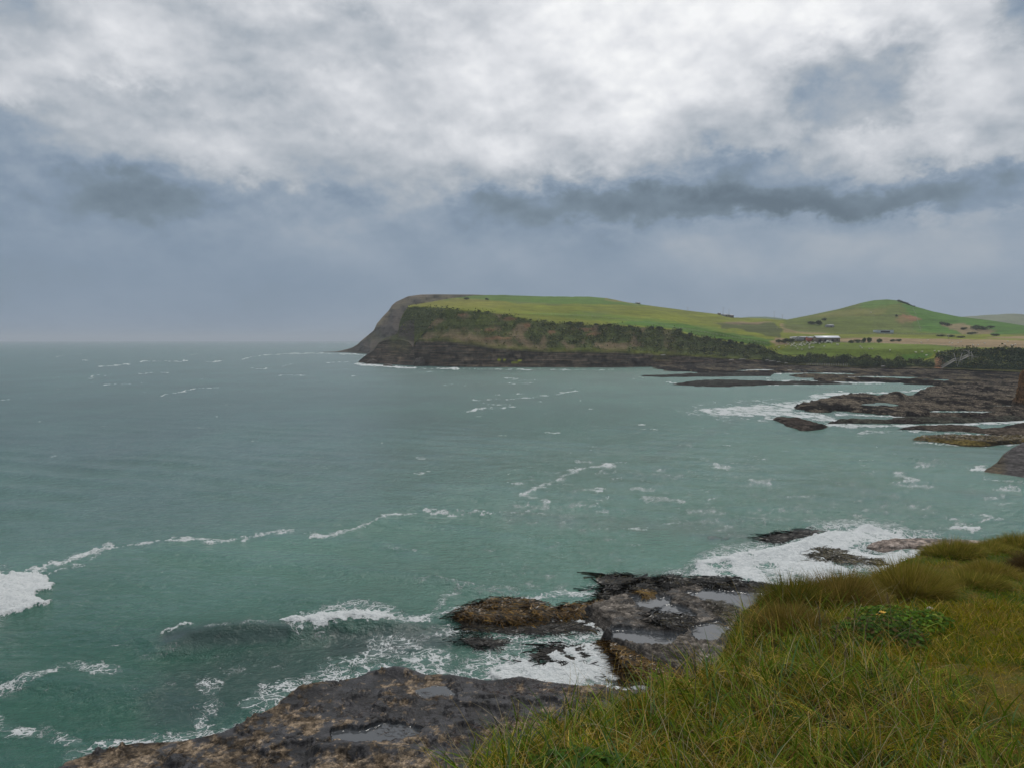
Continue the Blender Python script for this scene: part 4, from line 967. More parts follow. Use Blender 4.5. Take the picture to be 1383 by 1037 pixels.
def gz(x, y):
    s = lip_s(x, y) + .18 * fbm(x / 1.1, y / 1.1, 3, 301)
    top = EYE - 1.75 - .135 * np.clip(y, -4, 8) - .105 * np.maximum(y - 8, 0) + .08 * fbm(x / 2.2, y / 2.2, 4, 303) + .055 * fbm(x / .5, y / .35, 3, 305) * sstep(s, 0, .5)
    for mx, my, mr, mh in MND: top = top + mh * .2 * np.exp(-((x - mx) ** 2 + (y - my) ** 2) / (mr * mr * .8))
    out = np.maximum(-s, 0)
    z = top - .9 * sstep(out, 0, .6) * np.minimum(out, .6) - np.maximum(out - .25, 0) * 1.55
    return np.maximum(z, -1.6), s


ang = np.radians(np.concatenate([np.arange(-180, -30, 3.0), np.arange(-30, 62, .28), np.arange(62, 183, 3.0)]))
rad_ = np.concatenate([[.02], np.exp(np.linspace(math.log(.5), math.log(16), 250)), np.exp(np.linspace(math.log(16.3), math.log(46), 24))])
AA, RR = np.meshgrid(ang, rad_)
bx, by = RR * np.sin(AA), RR * np.cos(AA)
bz, bs_ = gz(bx, by)


def turf_px(x, y, z):
    return proj(np.stack([x, y, z], -1))


def turf_mask(x, y):
    """1 where the bank is short matted turf, 0 in the long rank grass"""
    return sstep(x - (2.75 + .12 * (y - 4) + .5 * fbm(x / 1.2, y / 1.2, 3, 311)) - .30 * np.clip(y - 6, 0, 3), -.25, .45)


def moss(x, y): return sstep(fbm(x / .42, y / .30, 4, 313) + .5 * fbm(x / 1.5, y / 1.1, 2, 315), -.12, .18)


m_soil, t, bs = material('turf_ground')
pos = worldpos(t); c0 = t.attr('Col', 'Color')
nf = t.noise(t.vm('MULTIPLY', pos, (1, 1.0, 1)), 60, 4, .7)
t.put(bs.inputs['Base Color'], t.vm('SCALE', c0, sc=t.ss(nf, .3, .7, .55, 1.35))); bs.inputs['Roughness'].default_value = .95; bs.inputs['Specular IOR Level'].default_value = .1
bn = t.new('ShaderNodeBump'); bn.inputs['Distance'].default_value = .02; t.put(bn.inputs['Height'], nf); t.l.new(bn.outputs[0], bs.inputs['Normal'])
tm = turf_mask(bx, by)[..., None]; ms = moss(bx, by)[..., None]
gcol = np.array((.026, .028, .008)) * (1 - tm) + (np.array((.15, .12, .03)) * (1 - ms) + np.array((.07, .10, .014)) * ms) * tm
cf = sstep(-bs_, .8, 2.0)[..., None] * sstep(9 - bz, 0, 4)[..., None]
gcol = gcol * (1 - cf) + np.array((.09, .08, .065)) * cf
bank = grid_obj('grassy_bank', np.stack([bx, by, bz], -1), m_soil, {'Col': gcol}); tag(bank, 'grass covered cliff top in the foreground', kind='structure')

m_grass, t, bs = material('grass_blades')
t.put(bs.inputs['Base Color'], t.attr('Col', 'Color')); bs.inputs['Roughness'].default_value = .7; bs.inputs['Specular IOR Level'].default_value = .04
tr = t.new('ShaderNodeBsdfTranslucent'); t.put(tr.inputs[0], t.attr('Col', 'Color')); mx = t.new('ShaderNodeMixShader'); mx.inputs[0].default_value = .35
t.l.new(bs.outputs[0], mx.inputs[1]); t.l.new(tr.outputs[0], mx.inputs[2]); t.l.new(mx.outputs[0], [n for n in t.n if n.type == 'OUTPUT_MATERIAL'][0].inputs[0])


def blades(B, Ln, Wd, az, lean, colr_, segs=3, name='grass', droop=.5, twist=None, **kw):
    n = len(B); ts = np.linspace(0, 1, segs + 1); hx, hy = np.cos(az), np.sin(az)
    px_, py_ = -hy, hx
    if twist is not None: px_, py_ = np.cos(twist), np.sin(twist)
    V = np.zeros((n, segs + 1, 2, 3)); Cc = np.zeros((n, segs + 1, 2, 3))
    for i, tt in enumerate(ts):
        o = lean * tt ** 1.6; z = tt * (1 - .28 * lean) - droop * np.maximum(lean - .35, 0) * tt ** 2.4
        w_ = Wd * (1 - tt ** 1.8 * .94) * (.7 + .6 * min(1, tt * 3)) * .5
        for k, sg in enumerate((-1, 1)):
            V[:, i, k, 0] = B[:, 0] + hx * o * Ln + sg * px_ * w_; V[:, i, k, 1] = B[:, 1] + hy * o * Ln + sg * py_ * w_
            V[:, i, k, 2] = B[:, 2] + z * Ln
        Cc[:, i] = (colr_ * (.60 + .55 * tt))[:, None, :] if False else colr_[:, None, :]
    idx = np.arange(n)[:, None] * (segs + 1) * 2 + np.arange(segs)[None] * 2
    Q = np.stack([idx, idx + 1, idx + 3, idx + 2], -1).reshape(-1, 4)
    o = mesh_np(name, V.reshape(-1, 3), Q, m_grass, None, {'Col': Cc.reshape(-1, 3)}, smooth=True)
    return o


def scat(n, x0, x1, y0, y1, fn, rmin=2.2, power=1.3, near=3.6):
    """random spots on the bank; density falls off with distance so far grass is not wasted"""
    out = []
    tot = 0
    while tot < n:
        x = RS.uniform(x0, x1, n * 2); y = RS.uniform(y0, y1, n * 2); r = np.hypot(x, y)
        k = RS.rand(n * 2) < fn(x, y) * np.minimum(1, (near / np.maximum(r, rmin)) ** power)
        P = np.stack([x[k], y[k]], -1); out.append(P); tot += len(P)
    P = np.concatenate(out)[:n]; z, s = gz(P[:, 0], P[:, 1]); P = np.concatenate([P, z[:, None]], 1)
    return P, s


def palette(n, pts, wts, var=.22):
    k = RS.choice(len(pts), n, p=np.array(wts) / sum(wts)); c = np.array(pts)[k]
    return c * (1 + var * RS.normal(size=(n, 1))).clip(.4, 1.8)


GREEN = (.165, .185, .006); DEEPG = (.060, .100, .005); OLIVE = (.255, .200, .010); STRAW = (.50, .36, .09); TAN = (.29, .18, .035); RUST = (.16, .075, .03); PALE = (.42, .36, .22); BLUE = (.10, .17, .06)
P = None
inb = lambda x, y: sstep(lip_s(x, y), -.75, -.3)
# long rank grass
longm = lambda x, y: inb(x, y) * (1 - turf_mask(x, y)) * (1 - .85 * sstep(y, 8.0, 8.6))
P, s = scat(66000, -2.2, 5.0, 1.2, 8.8, longm, power=1.1)
n = len(P); zone = fbm(P[:, 0] / .8, P[:, 1] / .8, 3, 321)
cid = (np.floor(P[:, 0] / .15 + .8 * fbm(P[:, 0] / .2, P[:, 1] / .2, 2, 325)).astype(int) * 731 + np.floor(P[:, 1] / .15 + .8 * fbm(P[:, 0] / .2, P[:, 1] / .2, 2, 327)).astype(int) * 137) % 4999
CR = np.random.RandomState(5).rand(4999, 5)[cid]; az = CR[:, 0] * 6.3 + .75 * RS.normal(size=n)
c = palette(n, [GREEN, DEEPG, OLIVE, STRAW, TAN, BLUE], [.26, .13, .28, .14, .15, .04]); br = sstep(zone, .05, .4) * sstep(P[:, 1], 3.5, 5.0)
dry = (RS.rand(n) < br * .5); c[dry] = palette(int(dry.sum()), [STRAW, TAN, RUST, OLIVE], [.3, .4, .15, .15])
c = c * (.45 + 1.05 * CR[:, 3:4]); gg = CR[:, 4] > .72; c[gg] = c[gg] * (.75, 1.05, .9)
tag(blades(P, (.075 + .13 * RS.rand(n) ** 1.2) * (.55 + .95 * CR[:, 1]) * (1 + .3 * zone), .0026 + .0040 * RS.rand(n), az, .45 + .6 * CR[:, 2] + .5 * RS.rand(n), c, 4, 'long_grass', twist=RS.rand(n) * 6.3), 'tangled long green and straw grass along the cliff edge', 'grass', kind='stuff')
# broader pasture leaves among them
P, s = scat(5200, -2.0, 4.6, 1.4, 8.2, longm, power=1.2); n = len(P)
c = palette(n, [(.13, .21, .02), DEEPG, (.19, .23, .035), BLUE], [.4, .25, .2, .15])
tag(blades(P, .18 + .20 * RS.rand(n), .007 + .006 * RS.rand(n), 2.6 + 1.7 * RS.normal(size=n), .35 + .6 * RS.rand(n), c, 5, 'broad_grass', twist=RS.rand(n) * 6.3), 'broad arching green grass leaves among the long grass', 'grass', kind='stuff')
# dry bent stems
P, s = scat(4200, -2.0, 5.4, 1.6, 8.6, longm, power=1.1); n = len(P)
c = palette(n, [STRAW, PALE, TAN, RUST], [.45, .25, .2, .1])
tag(blades(P, .24 + .28 * RS.rand(n), .0022 + .0018 * RS.rand(n), RS.rand(n) * 6.3, .3 + .8 * RS.rand(n), c, 5, 'dry_stems', twist=RS.rand(n) * 6.3), 'thin bent straw coloured stems in the long grass', 'grass', kind='stuff')
P, s = scat(9000, 2.6, 5.4, 6.2, 8.5, inb, power=0.2); n = len(P)
c = palette(n, [GREEN, DEEPG, OLIVE, STRAW, TAN], [.3, .2, .25, .12, .13])
tag(blades(P, .06 + .16 * RS.rand(n) ** 1.4, .003 + .004 * RS.rand(n), RS.rand(n) * 6.3, .4 + .8 * RS.rand(n), c, 4, 'long_grass', twist=RS.rand(n) * 6.3), 'mixed grass growing through and around the leafy plants', 'grass', kind='stuff')
P, s = scat(9000, 2.4, 9.0, 2.2, 12.5, lambda x, y: inb(x, y) * turf_mask(x, y) * sstep(fbm(x / .6, y / .45, 3, 337), .12, .3), power=1.0); n = len(P)
c = palette(n, [GREEN, DEEPG, OLIVE, STRAW, TAN], [.34, .2, .26, .08, .12])
tag(blades(P, .05 + .08 * RS.rand(n), .003 + .004 * RS.rand(n), RS.rand(n) * 6.3, .5 + .7 * RS.rand(n), c, 3, 'grass_tufts', twist=RS.rand(n) * 6.3), 'scattered longer green tufts standing in the short turf', 'grass', kind='stuff')
# short matted turf
turf = lambda x, y: inb(x, y) * turf_mask(x, y)
P, s = scat(120000, .8, 13.5, 1.8, 14.8, turf, power=1.25); n = len(P)
ms_ = moss(P[:, 0], P[:, 1]); hn = fbm(P[:, 0] / .35, P[:, 1] / .25, 3, 331); wv_ = fbm(P[:, 0] / 1.6, P[:, 1] / .9, 3, 333)
c = palette(n, [(.23, .17, .03), (.25, .165, .05), OLIVE, (.17, .17, .02), STRAW], [.3, .22, .24, .18, .06], .18)
g_ = RS.rand(n) < ms_ * .85; c[g_] = palette(int(g_.sum()), [(.10, .15, .012), (.14, .17, .018), (.07, .125, .012)], [.4, .35, .25], .2)
c = c * (1 + .25 * wv_)[:, None]
farb = sstep(P[:, 1], 6.5, 9.5)
tag(blades(P, (.035 + .05 * RS.rand(n)) * (1 + .5 * hn).clip(.4, 1.8) * (1 + .7 * farb), (.0032 + .0035 * RS.rand(n)) * (1 + .6 * farb), 3.4 + 1.1 * RS.normal(size=n) + 1.6 * wv_, .5 + .8 * RS.rand(n), c, 2, 'turf', twist=RS.rand(n) * 6.3),
    'short matted olive and brown turf on the cliff top', 'turf', kind='stuff')

# rounded tussocks, each a thing of its own
TUS = [(3.0, 8.35, .42, .36, 'd', 'dark green rounded tussock hanging over the cliff edge, furthest left of the tussocks'),
       (3.5, 8.45, .48, .42, 'b', 'large brown tussock leaning to the left beside the dark green one at the cliff edge'),
       (3.95, 9.1, .42, .30, 'o', 'low olive tussock on the skyline between the large brown and the golden tussocks'),
       (4.62, 9.2, .48, .46, 'g', 'tall golden olive dome shaped tussock standing highest against the white surf'),
       (5.6, 9.6, .45, .24, 'o', 'pale olive spreading tussock right of the golden dome'),
       (6.5, 11.7, .50, .25, 'o', 'olive tussock at the corner where the bank meets the surf'),
       (7.3, 12.2, .46, .22, 'o', 'small olive tussock on the far edge of the bank right of the corner'),
       (7.15, 10.6, .50, .34, 'x', 'dark brown tussock in the middle of the far turf'),
       (8.2, 12.7, .60, .24, 'o', 'broad olive tussock on the skyline of the bank at the right'),
       (9.3, 13.0, .62, .24, 'd', 'dark green tussock at the right edge of the photo on the skyline'),
       (2.62, 7.5, .36, .30, 'b', 'brown tussock low on the cliff edge in front of the dark green one'),
       (6.25, 10.4, .42, .24, 'g', 'small golden tussock behind the leafy green plant')]
for (mx, my, mr, mh, kd, lb) in TUS:
    n = 5200; r = mr * np.sqrt(RS.rand(n)) * .8; a_ = RS.rand(n) * 2 * math.pi
    x, y = mx + r * np.cos(a_), my + r * np.sin(a_); z, s = gz(x, y)
    pal = {'d': ([(.12, .13, .018), (.17, .15, .03), (.09, .10, .016), TAN], [.4, .25, .25, .1]), 'b': ([(.22, .155, .04), (.18, .145, .03), (.27, .19, .06), (.13, .12, .02)], [.35, .25, .2, .2]),
           'o': ([(.21, .19, .03), (.25, .21, .05), (.16, .17, .022), STRAW], [.4, .3, .22, .08]), 'g': ([(.28, .215, .045), (.21, .18, .03), (.34, .26, .08), (.17, .17, .022)], [.35, .3, .15, .2]),
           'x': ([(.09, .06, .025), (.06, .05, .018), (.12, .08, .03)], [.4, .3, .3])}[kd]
    c = palette(n, pal[0], pal[1], .2)
    fr_ = r / (mr * .8)
    ln_ = mh * (.55 + .6 * RS.rand(n) ** 1.5) * (1 - .3 * fr_ ** 2) * (1 + .35 * fbm(x / .12, y / .12, 2, 335))
    o = blades(np.stack([x, y, z - .02], -1) - np.array((mx, my, float(gz(np.array([mx]), np.array([my]))[0][0]))), ln_, .0040 + .003 * RS.rand(n), a_ + .7 * RS.normal(size=n) - .35 * np.sin(a_), (.15 + .8 * fr_ ** 1.2) * (.6 + .7 * RS.rand(n)), c, 3, 'tussock', twist=RS.rand(n) * 6.3)
    o.location = (mx, my, float(gz(np.array([mx]), np.array([my]))[0][0])); tag(o, lb, 'tussock', 'tussocks along the cliff edge')

# low leafy plants
def leafy(name, cx, cy, w_, d_, h_, n, cols_, wts, label, cat, ls=.035, dead=0):
    zc = float(gz(np.array([cx]), np.array([cy]))[0][0]); root = empty(name, (cx, cy, zc)); tag(root, label, cat)
    a_ = RS.rand(n) * 2 * math.pi; rr_ = np.sqrt(RS.rand(n)); ht = h_ * (.25 + .75 * RS.rand(n) ** .7) * (1 - .55 * rr_ ** 2)
    x = w_ * rr_ * np.cos(a_); y = d_ * rr_ * np.sin(a_); zz = gz(cx + x, cy + y)[0] - zc + ht
    nb_ = fbm((x + cx) / .12, (y + cy) / .12 + zz / .1, 2, 341); k = nb_ > -.35; x, y, zz, a_ = x[k], y[k], zz[k], a_[k]; n = len(x)
    S = ls * (.6 + .8 * RS.rand(n)); az = a_ + .8 * RS.normal(size=n); ti = .2 + .7 * RS.rand(n)
    dx_, dy_, dz_ = np.cos(az) * np.cos(ti), np.sin(az) * np.cos(ti), -np.sin(ti) * .6 + .25
    sx_, sy_ = -np.sin(az), np.cos(az); B = np.stack([x, y, zz], -1); D = np.stack([dx_, dy_, dz_], -1); Sd = np.stack([sx_, sy_, .25 * RS.normal(size=n)], -1)
    S = S[:, None]
    V = np.stack([B, B + D * S * .5 + Sd * S * .42, B + D * S * 1.15 - (0, 0, .2) * S, B + D * S * .5 - Sd * S * .42], 1)
    c = palette(n, cols_, wts, .25)
    mesh_np('leaves', V.reshape(-1, 3), np.arange(4 * n).reshape(-1, 4), m_grass, root, {'Col': np.repeat(c, 4, 0)}, smooth=False)
    ns = 60; q = RS.choice(n, ns); mb = MB()
    for i in q: mb.bar((x[i] * .5, y[i] * .5, zz[i] * .0), (x[i], y[i], zz[i]), .003, .0015, 4)
    mb.build('stems', m_stem, root)
    return root


m_stem = plain('plant_stem', (.16, .12, .06), .8)
m_straw = plain('straw_stem', (.36, .28, .14), .8)
m_petal = plain('yellow_petals', (.62, .36, .02), .6)
leafy('leafy_plant', 3.75, 7.6, .46, .34, .19, 1100, [(.085, .165, .016), (.12, .20, .020), (.05, .11, .014), (.17, .20, .03)], [.4, .25, .25, .1], 'bushy bright green leafy plant behind the dry stalks, with a yellow patch', 'plant', .045)
leafy('leafy_plant', 3.25, 7.0, .40, .34, .24, 1300, [(.060, .120, .018), (.035, .080, .014), (.12, .085, .035)], [.5, .3, .2], 'low green leafy plant left of the bushy one at the foot of the brown tussock', 'plant', .04)
leafy('leafy_plant', 7.05, 9.7, .42, .25, .12, 800, [(.060, .120, .018), (.035, .080, .014)], [.6, .4], 'small green leafy patch on the turf beneath the dark brown tussock', 'plant', .035)
leafy('leafy_plant', .35, 4.15, .30, .22, .14, 900, [(.075, .150, .020), (.045, .10, .016)], [.6, .4], 'low green leafy weed at the lower left corner of the long grass', 'plant', .04)


def flower(px, py, d, s, label):
    x, y = unp(px, py, d=d)[:2]; z = float(gz(np.array([x]), np.array([y]))[0][0]); zt = float(unp(px, py, d=d)[2])
    r = empty('flower_head', (x, y, z)); tag(r, label, 'flower'); h = max(zt - z, .05); mb = MB(); mb.bar((0, 0, 0), (0, 0, h), .0025, .002, 5); mb.build('stem', m_stem, r)
    mb = MB()
    for k in range(9):
        a_ = k * .7 + .2; ph = .2 + .08 * (k % 3); c_ = np.array((math.cos(a_) * s, math.sin(a_) * s, h + .01 + ph * s)); u_ = np.array((-math.sin(a_), math.cos(a_), 0)) * s * .38; o_ = np.array((0, 0, h))
        mb.put([o_, (o_ + c_) / 2 + u_, c_, (o_ + c_) / 2 - u_], [(0, 1, 2, 3)])
    mb.build('petals', m_petal, r)


flower(1192, 828, 7.35, .034, 'yellow flower head in the middle of the bushy green plant'); flower(1186, 831, 7.35, .024, 'smaller yellow flower head just left of the largest one'); flower(1318, 787, 9.4, .02, 'tiny yellow flower on the small green patch under the dark brown tussock')

# dry upright stalks with seed heads
STK = [(1155, 812, 6.2, 'tallest pale dry stalk with a forked tip left of the bushy plant'), (1106, 820, 6.0, 'dry brown stalk with a dark seed head left of the forked one'), (1231, 833, 6.6, 'leaning thin dry stalk at the right side of the bushy plant'),
       (1130, 845, 5.8, 'short dry stalk in front of the forked one'), (1172, 835, 6.3, 'short dark dry stalk in the bushy plant'), (937, 882, 4.9, 'single dark dead stalk at the edge against the grey pools'), (1198, 800, 7.0, 'reddish dry seed stalk above the bushy plant'),
       (1275, 998, 3.9, 'pale feathery grass seed head rising from the turf at lower right'), (762, 943, 4.35, 'fine bent grass stalk standing out against the white surf'), (700, 945, 4.1, 'thin pale stalk in front of the dark near rock shelf'), (1142, 868, 5.3, 'thin straw stalk bending right in the long grass')]
for px, py, d, lb in STK:
    tp = unp(px, py, d=d); x, y = tp[0] + .03 * RS.normal(), tp[1]; z = float(gz(np.array([x]), np.array([y]))[0][0]); h = max(.14, tp[2] - z)
    r = empty('dry_stalk', (x, y, z)); tag(r, lb, 'dry stalk', 'dry stalks in the long grass'); bend = np.array((tp[0] - x, 0, 0)); mb = MB()
    pp = [np.array((0, 0, 0)), bend * .3 + (0, 0, h * .4), bend * .6 + (.006, 0, h * .75), bend + (0, 0, h)]
    for a_, c_ in zip(pp[:-1], pp[1:]): mb.bar(a_, c_, .0030, .0024, 5)
    if 'forked' in lb:
        mb.bar(pp[2], pp[2] + (.05, 0, h * .22), .003, .0015, 5); mb.bar(pp[3], pp[3] + (-.03, 0, h * .1), .003, .0015, 5)
    mb.build('stem', m_straw if ('pale' in lb or 'straw' in lb or 'fine' in lb) else m_stem, r) if 'm_straw' in globals() else mb.build('stem', m_stem, r)
    mb = MB()
    for k in range(22):
        u = .72 + .28 * k / 22; c_ = bend * u + np.array((0, 0, h * u)); a_ = RS.rand() * 6.3; L_ = .010 + .010 * RS.rand()
        mb.bar(c_, c_ + (math.cos(a_) * L_, math.sin(a_) * L_, L_ * 1.1), .0022, .0004, 4)
    mb.build('seed_head', m_stem, r)

# small pale stones in the turf
m_stone = plain('pale_stone', (.45, .42, .36), .8, .25, 20)
for k, (px, py, d, s_, lb) in enumerate([(1256, 811, 8.2, .034, 'pale rounded stone on the turf right of the bushy plant'), (1344, 766, 10.6, .035, 'small white stone on the far turf near the bare patch'), (1251, 834, 7.3, .03, 'tiny white stone below the pale rounded one'), (1235, 810, 8.2, .022, 'small pale stone left of the rounded one')]):
    q = unp(px, py, d=d); z = float(gz(q[:1], q[1:2])[0][0]); th, ph = np.meshgrid(np.linspace(0, 2 * math.pi, 17), np.linspace(-.6, math.pi / 2, 9))
    V = np.stack([np.cos(th) * np.cos(ph) * s_, np.sin(th) * np.cos(ph) * s_ * .8, np.sin(ph) * s_ * .6], -1); V *= (1 + .25 * fbm(V[..., 0] * 30 + k, V[..., 1] * 30 + V[..., 2] * 20, 3, 351))[..., None]; V[:, -1] = V[:, 0]
    o = grid_obj('stone', V, m_stone); o.location = (q[0], q[1], z + .03); tag(o, lb, 'stone')

# ------------------------------------------------------------------ kelp
m_kelp, t, bs = material('kelp'); t.put(bs.inputs['Base Color'], t.attr('Col', 'Color')); bs.inputs['Roughness'].default_value = .38; bs.inputs['Specular IOR Level'].default_value = .3


def kelp(G, poly, n, pal, wts, label, sy=1.5, size=1.0, flow=0.0, floatz=None, lift=.12, dens=0):
    """G = (X, Y, W, s) of a shelf or None when the fronds float on the water"""
    P_ = np.array(poly, float); out = []
    while sum(len(o) for o in out) < n:
        x = RS.uniform(P_[:, 0].min() - 4, P_[:, 0].max() + 4, n * 2); y = RS.uniform(P_[:, 1].min() - 3, P_[:, 1].max() + 3, n * 2)
        s = poly_sd(x, y, poly, sy) + 6 * fbm(x / 14, y / 7, 3, 401); k = RS.rand(len(x)) < sstep(s, -2, 4) * sstep(fbm(x / 9, y / 4, 3, 403), -.45 + dens, .0 + dens)
        out.append(np.stack([x[k], y[k]], -1))
    q = np.concatenate(out)[:n]
    if G is not None:
        X_, Y_, W_, s_ = G; xs, ys = X_[0], Y_[:, 0]
        j = np.clip(((q[:, 0] - xs[0]) / (xs[1] - xs[0])).astype(int), 0, len(xs) - 1); i = np.clip(((q[:, 1] - ys[0]) / (ys[1] - ys[0])).astype(int), 0, len(ys) - 1)
        B = W_[i, j].copy(); B[:, 2] = np.maximum(B[:, 2], 0.02)
    else:
        B = unp(q[:, 0], q[:, 1], z=0.0)
        B[:, 2] = .05
    bump_ = fbm(B[:, 0] / .9, B[:, 1] / .9, 3, 405)
    segs = 4; az = flow + (1.0 if flow == 0 else .35) * RS.normal(size=n) * 1.2 + bump_ * 1.5; Ln = size * (.45 + .75 * RS.rand(n)); Wd = size * (.035 + .045 * RS.rand(n))
    ts = np.linspace(0, 1, segs + 1); V = np.zeros((n, segs + 1, 2, 3)); cur = RS.normal(size=n) * 1.1; up = lift * (.3 + RS.rand(n)) * size * (1 + bump_)
    if floatz is not None: up = up * 0 + floatz
    for k, tt in enumerate(ts):
        a_ = az + cur * tt; x = B[:, 0] + np.cos(a_) * Ln * tt; y = B[:, 1] + np.sin(a_) * Ln * tt; z = B[:, 2] + up * math.sin(math.pi * (tt * .85 + .1)) + .02
        rl = RS.rand(n) * .8
        for m_, sg in enumerate((-1, 1)):
            V[:, k, m_] = np.stack([x - sg * np.sin(a_) * Wd * (1 - tt * .6) * .5, y + sg * np.cos(a_) * Wd * (1 - tt * .6) * .5, z + sg * rl * Wd * .6], -1)
    c = palette(n, pal, wts, .3); idx = np.arange(n)[:, None] * (segs + 1) * 2 + np.arange(segs)[None] * 2
    Q = np.stack([idx, idx + 1, idx + 3, idx + 2], -1).reshape(-1, 4)
    tag(mesh_np('kelp', V.reshape(-1, 3), Q, m_kelp, None, {'Col': np.repeat(c, (segs + 1) * 2, 0)}), label, 'kelp', kind='stuff')


KB_ = [(.10, .052, .008), (.035, .024, .008), (.19, .105, .012), (.016, .012, .008)]; KD = [(.016, .014, .011), (.028, .022, .014), (.010, .010, .009), (.06, .045, .014)]
kelp(kr_g, [(612, 836), (640, 822), (690, 811), (722, 817), (745, 836), (700, 842), (640, 842)], 5200, KB_, [.34, .34, .16, .16], 'brown and gold kelp spread over the left rock ridge', lift=.10, dens=-.3)
kelp(kr_g, [(745, 834), (760, 820), (790, 817), (806, 810), (816, 812), (800, 826), (770, 834)], 1700, KB_, [.4, .25, .2, .15], 'brown kelp on the right end of the rock ridge', lift=.10, dens=-.1)
kelp(None, [(600, 838), (640, 838), (740, 838), (800, 842), (795, 852), (700, 856), (620, 850)], 1100, KD, [.3, .4, .2, .1], 'dark floating kelp fronds in the surf below the ridge', flow=.15, floatz=.02, size=1.2, dens=.08)
kelp(mid_g, [(808, 800), (815, 789), (860, 785), (900, 784), (935, 792), (900, 800), (860, 803), (830, 806)], 4800, KD, [.38, .24, .3, .08], 'black glistening kelp along the seaward edge of the grey shelf', lift=.12, dens=-.35)
kelp(mid_g, [(930, 790), (960, 776), (990, 774), (1000, 786), (1060, 792), (1060, 800), (960, 798)], 2600, KD, [.4, .25, .3, .05], 'dark kelp washed over by surf behind the grass edge', lift=.10, dens=.0, size=1.1)
kelp(None, [(804, 778), (860, 787), (850, 794), (808, 789)], 320, KD, [.3, .3, .2, .2], 'long trailing dark kelp fronds floating left of the black kelp', flow=-.1, floatz=.02, size=2.4, dens=.1)
kelp(kb_g, [(808, 864), (850, 868), (882, 880), (912, 898), (918, 915), (880, 925), (840, 915), (830, 890)], 5600, KB_, [.42, .2, .26, .12], 'golden brown kelp on the ledge beside the white surf pool', lift=.09, dens=-.15)
kelp(None, [(815, 880), (850, 885), (870, 905), (880, 925), (840, 925), (820, 905)], 1500, KD, [.3, .4, .15, .15], 'dark kelp fronds swirling in the white water under the ledge', flow=-.5, floatz=.03, size=1.2, dens=.1)
kelp(mid_g, [(880, 836), (905, 834), (930, 838), (925, 850), (895, 852), (880, 846)], 900, KD, [.4, .3, .2, .1], 'clump of black kelp between two tide pools', lift=.12, dens=-.1)
kelp(mid_g, [(950, 812), (1000, 826), (1030, 846), (1010, 856), (980, 842), (955, 830)], 900, [(.05, .045, .03), (.08, .065, .04)], [.5, .5], 'dark brown weed on rough rock beside the largest tide pool', lift=.08, size=.6)
kelp(mid_g, [(860, 806), (876, 803), (882, 808), (868, 811)], 260, [(.22, .13, .02), (.14, .08, .02)], [.6, .4], 'small patch of bright orange kelp at the edge of the grey shelf', lift=.12, size=.7, dens=-.5)
kelp(None, [(1024, 729), (1060, 721), (1078, 717), (1102, 718), (1085, 724), (1060, 728), (1040, 732)], 420, KD, [.3, .4, .3, .0], 'dark kelp bed lifted on the swell behind the big surf', flow=.0, floatz=.10, size=1.6, dens=.1)
kelp(None, [(1088, 752), (1105, 740), (1125, 742), (1140, 750), (1180, 757), (1190, 764), (1140, 762), (1100, 758)], 700, [(.06, .05, .025), (.03, .025, .015), (.10, .08, .03)], [.4, .4, .2], 'mottled kelp covered rock awash in the white surf', flow=.0, floatz=.15, size=1.1, dens=.05)
kelp(None, [(620, 866), (650, 864), (668, 870), (650, 873)], 160, KD, [.4, .4, .2, 0], 'small dark frond raft in the bay below the ridge', flow=0, floatz=.02, size=1.3, dens=.1)
kelp(None, [(708, 884), (740, 878), (780, 876), (800, 880), (760, 890), (720, 890)], 420, KD, [.4, .4, .2, 0], 'dark fronds drifting at the top of the white surf pool', flow=.1, floatz=.02, size=1.5, dens=.12)
0 and kelp(None, [(445, 876), (480, 870), (520, 868), (545, 872), (540, 876), (490, 878)], 46, KD, [.4, .4, .2, 0], 'long dark streak of kelp under the breaking wave', flow=.05, floatz=.01, size=1.9, dens=.1)
kelp(rf4_g, [(1234, 592), (1265, 588), (1300, 589), (1345, 590), (1420, 590), (1420, 594), (1345, 597), (1280, 596)], 2600, [(.16, .11, .02), (.09, .06, .015), (.04, .03, .012)], [.4, .35, .25], 'yellow brown kelp fringe on the narrow reef at the right', lift=.2, size=1.1, dens=-.2, sy=3)
kelp(near_g, [(600, 1010), (640, 992), (690, 985), (720, 1000), (700, 1020), (650, 1030), (600, 1022)], 420, [(.025, .016, .014), (.045, .022, .016)], [.6, .4], 'dark red seaweed scraps on the near shelf beside the grass', lift=.03, size=.32, dens=.12)
kelp(near_g, [(640, 935), (700, 930), (760, 932), (780, 942), (740, 955), (690, 958), (650, 950)], 420, [(.025, .016, .014), (.05, .024, .016)], [.6, .4], 'dark red seaweed along the seaward lip of the near shelf', lift=.03, size=.32, dens=.12)
kelp(near_g, [(500, 945), (560, 930), (600, 960), (580, 1000), (520, 1010), (470, 980)], 420, [(.022, .018, .014), (.04, .024, .016)], [.6, .4], 'scattered dark seaweed tufts in the middle of the near shelf', lift=.03, size=.28, dens=.15)

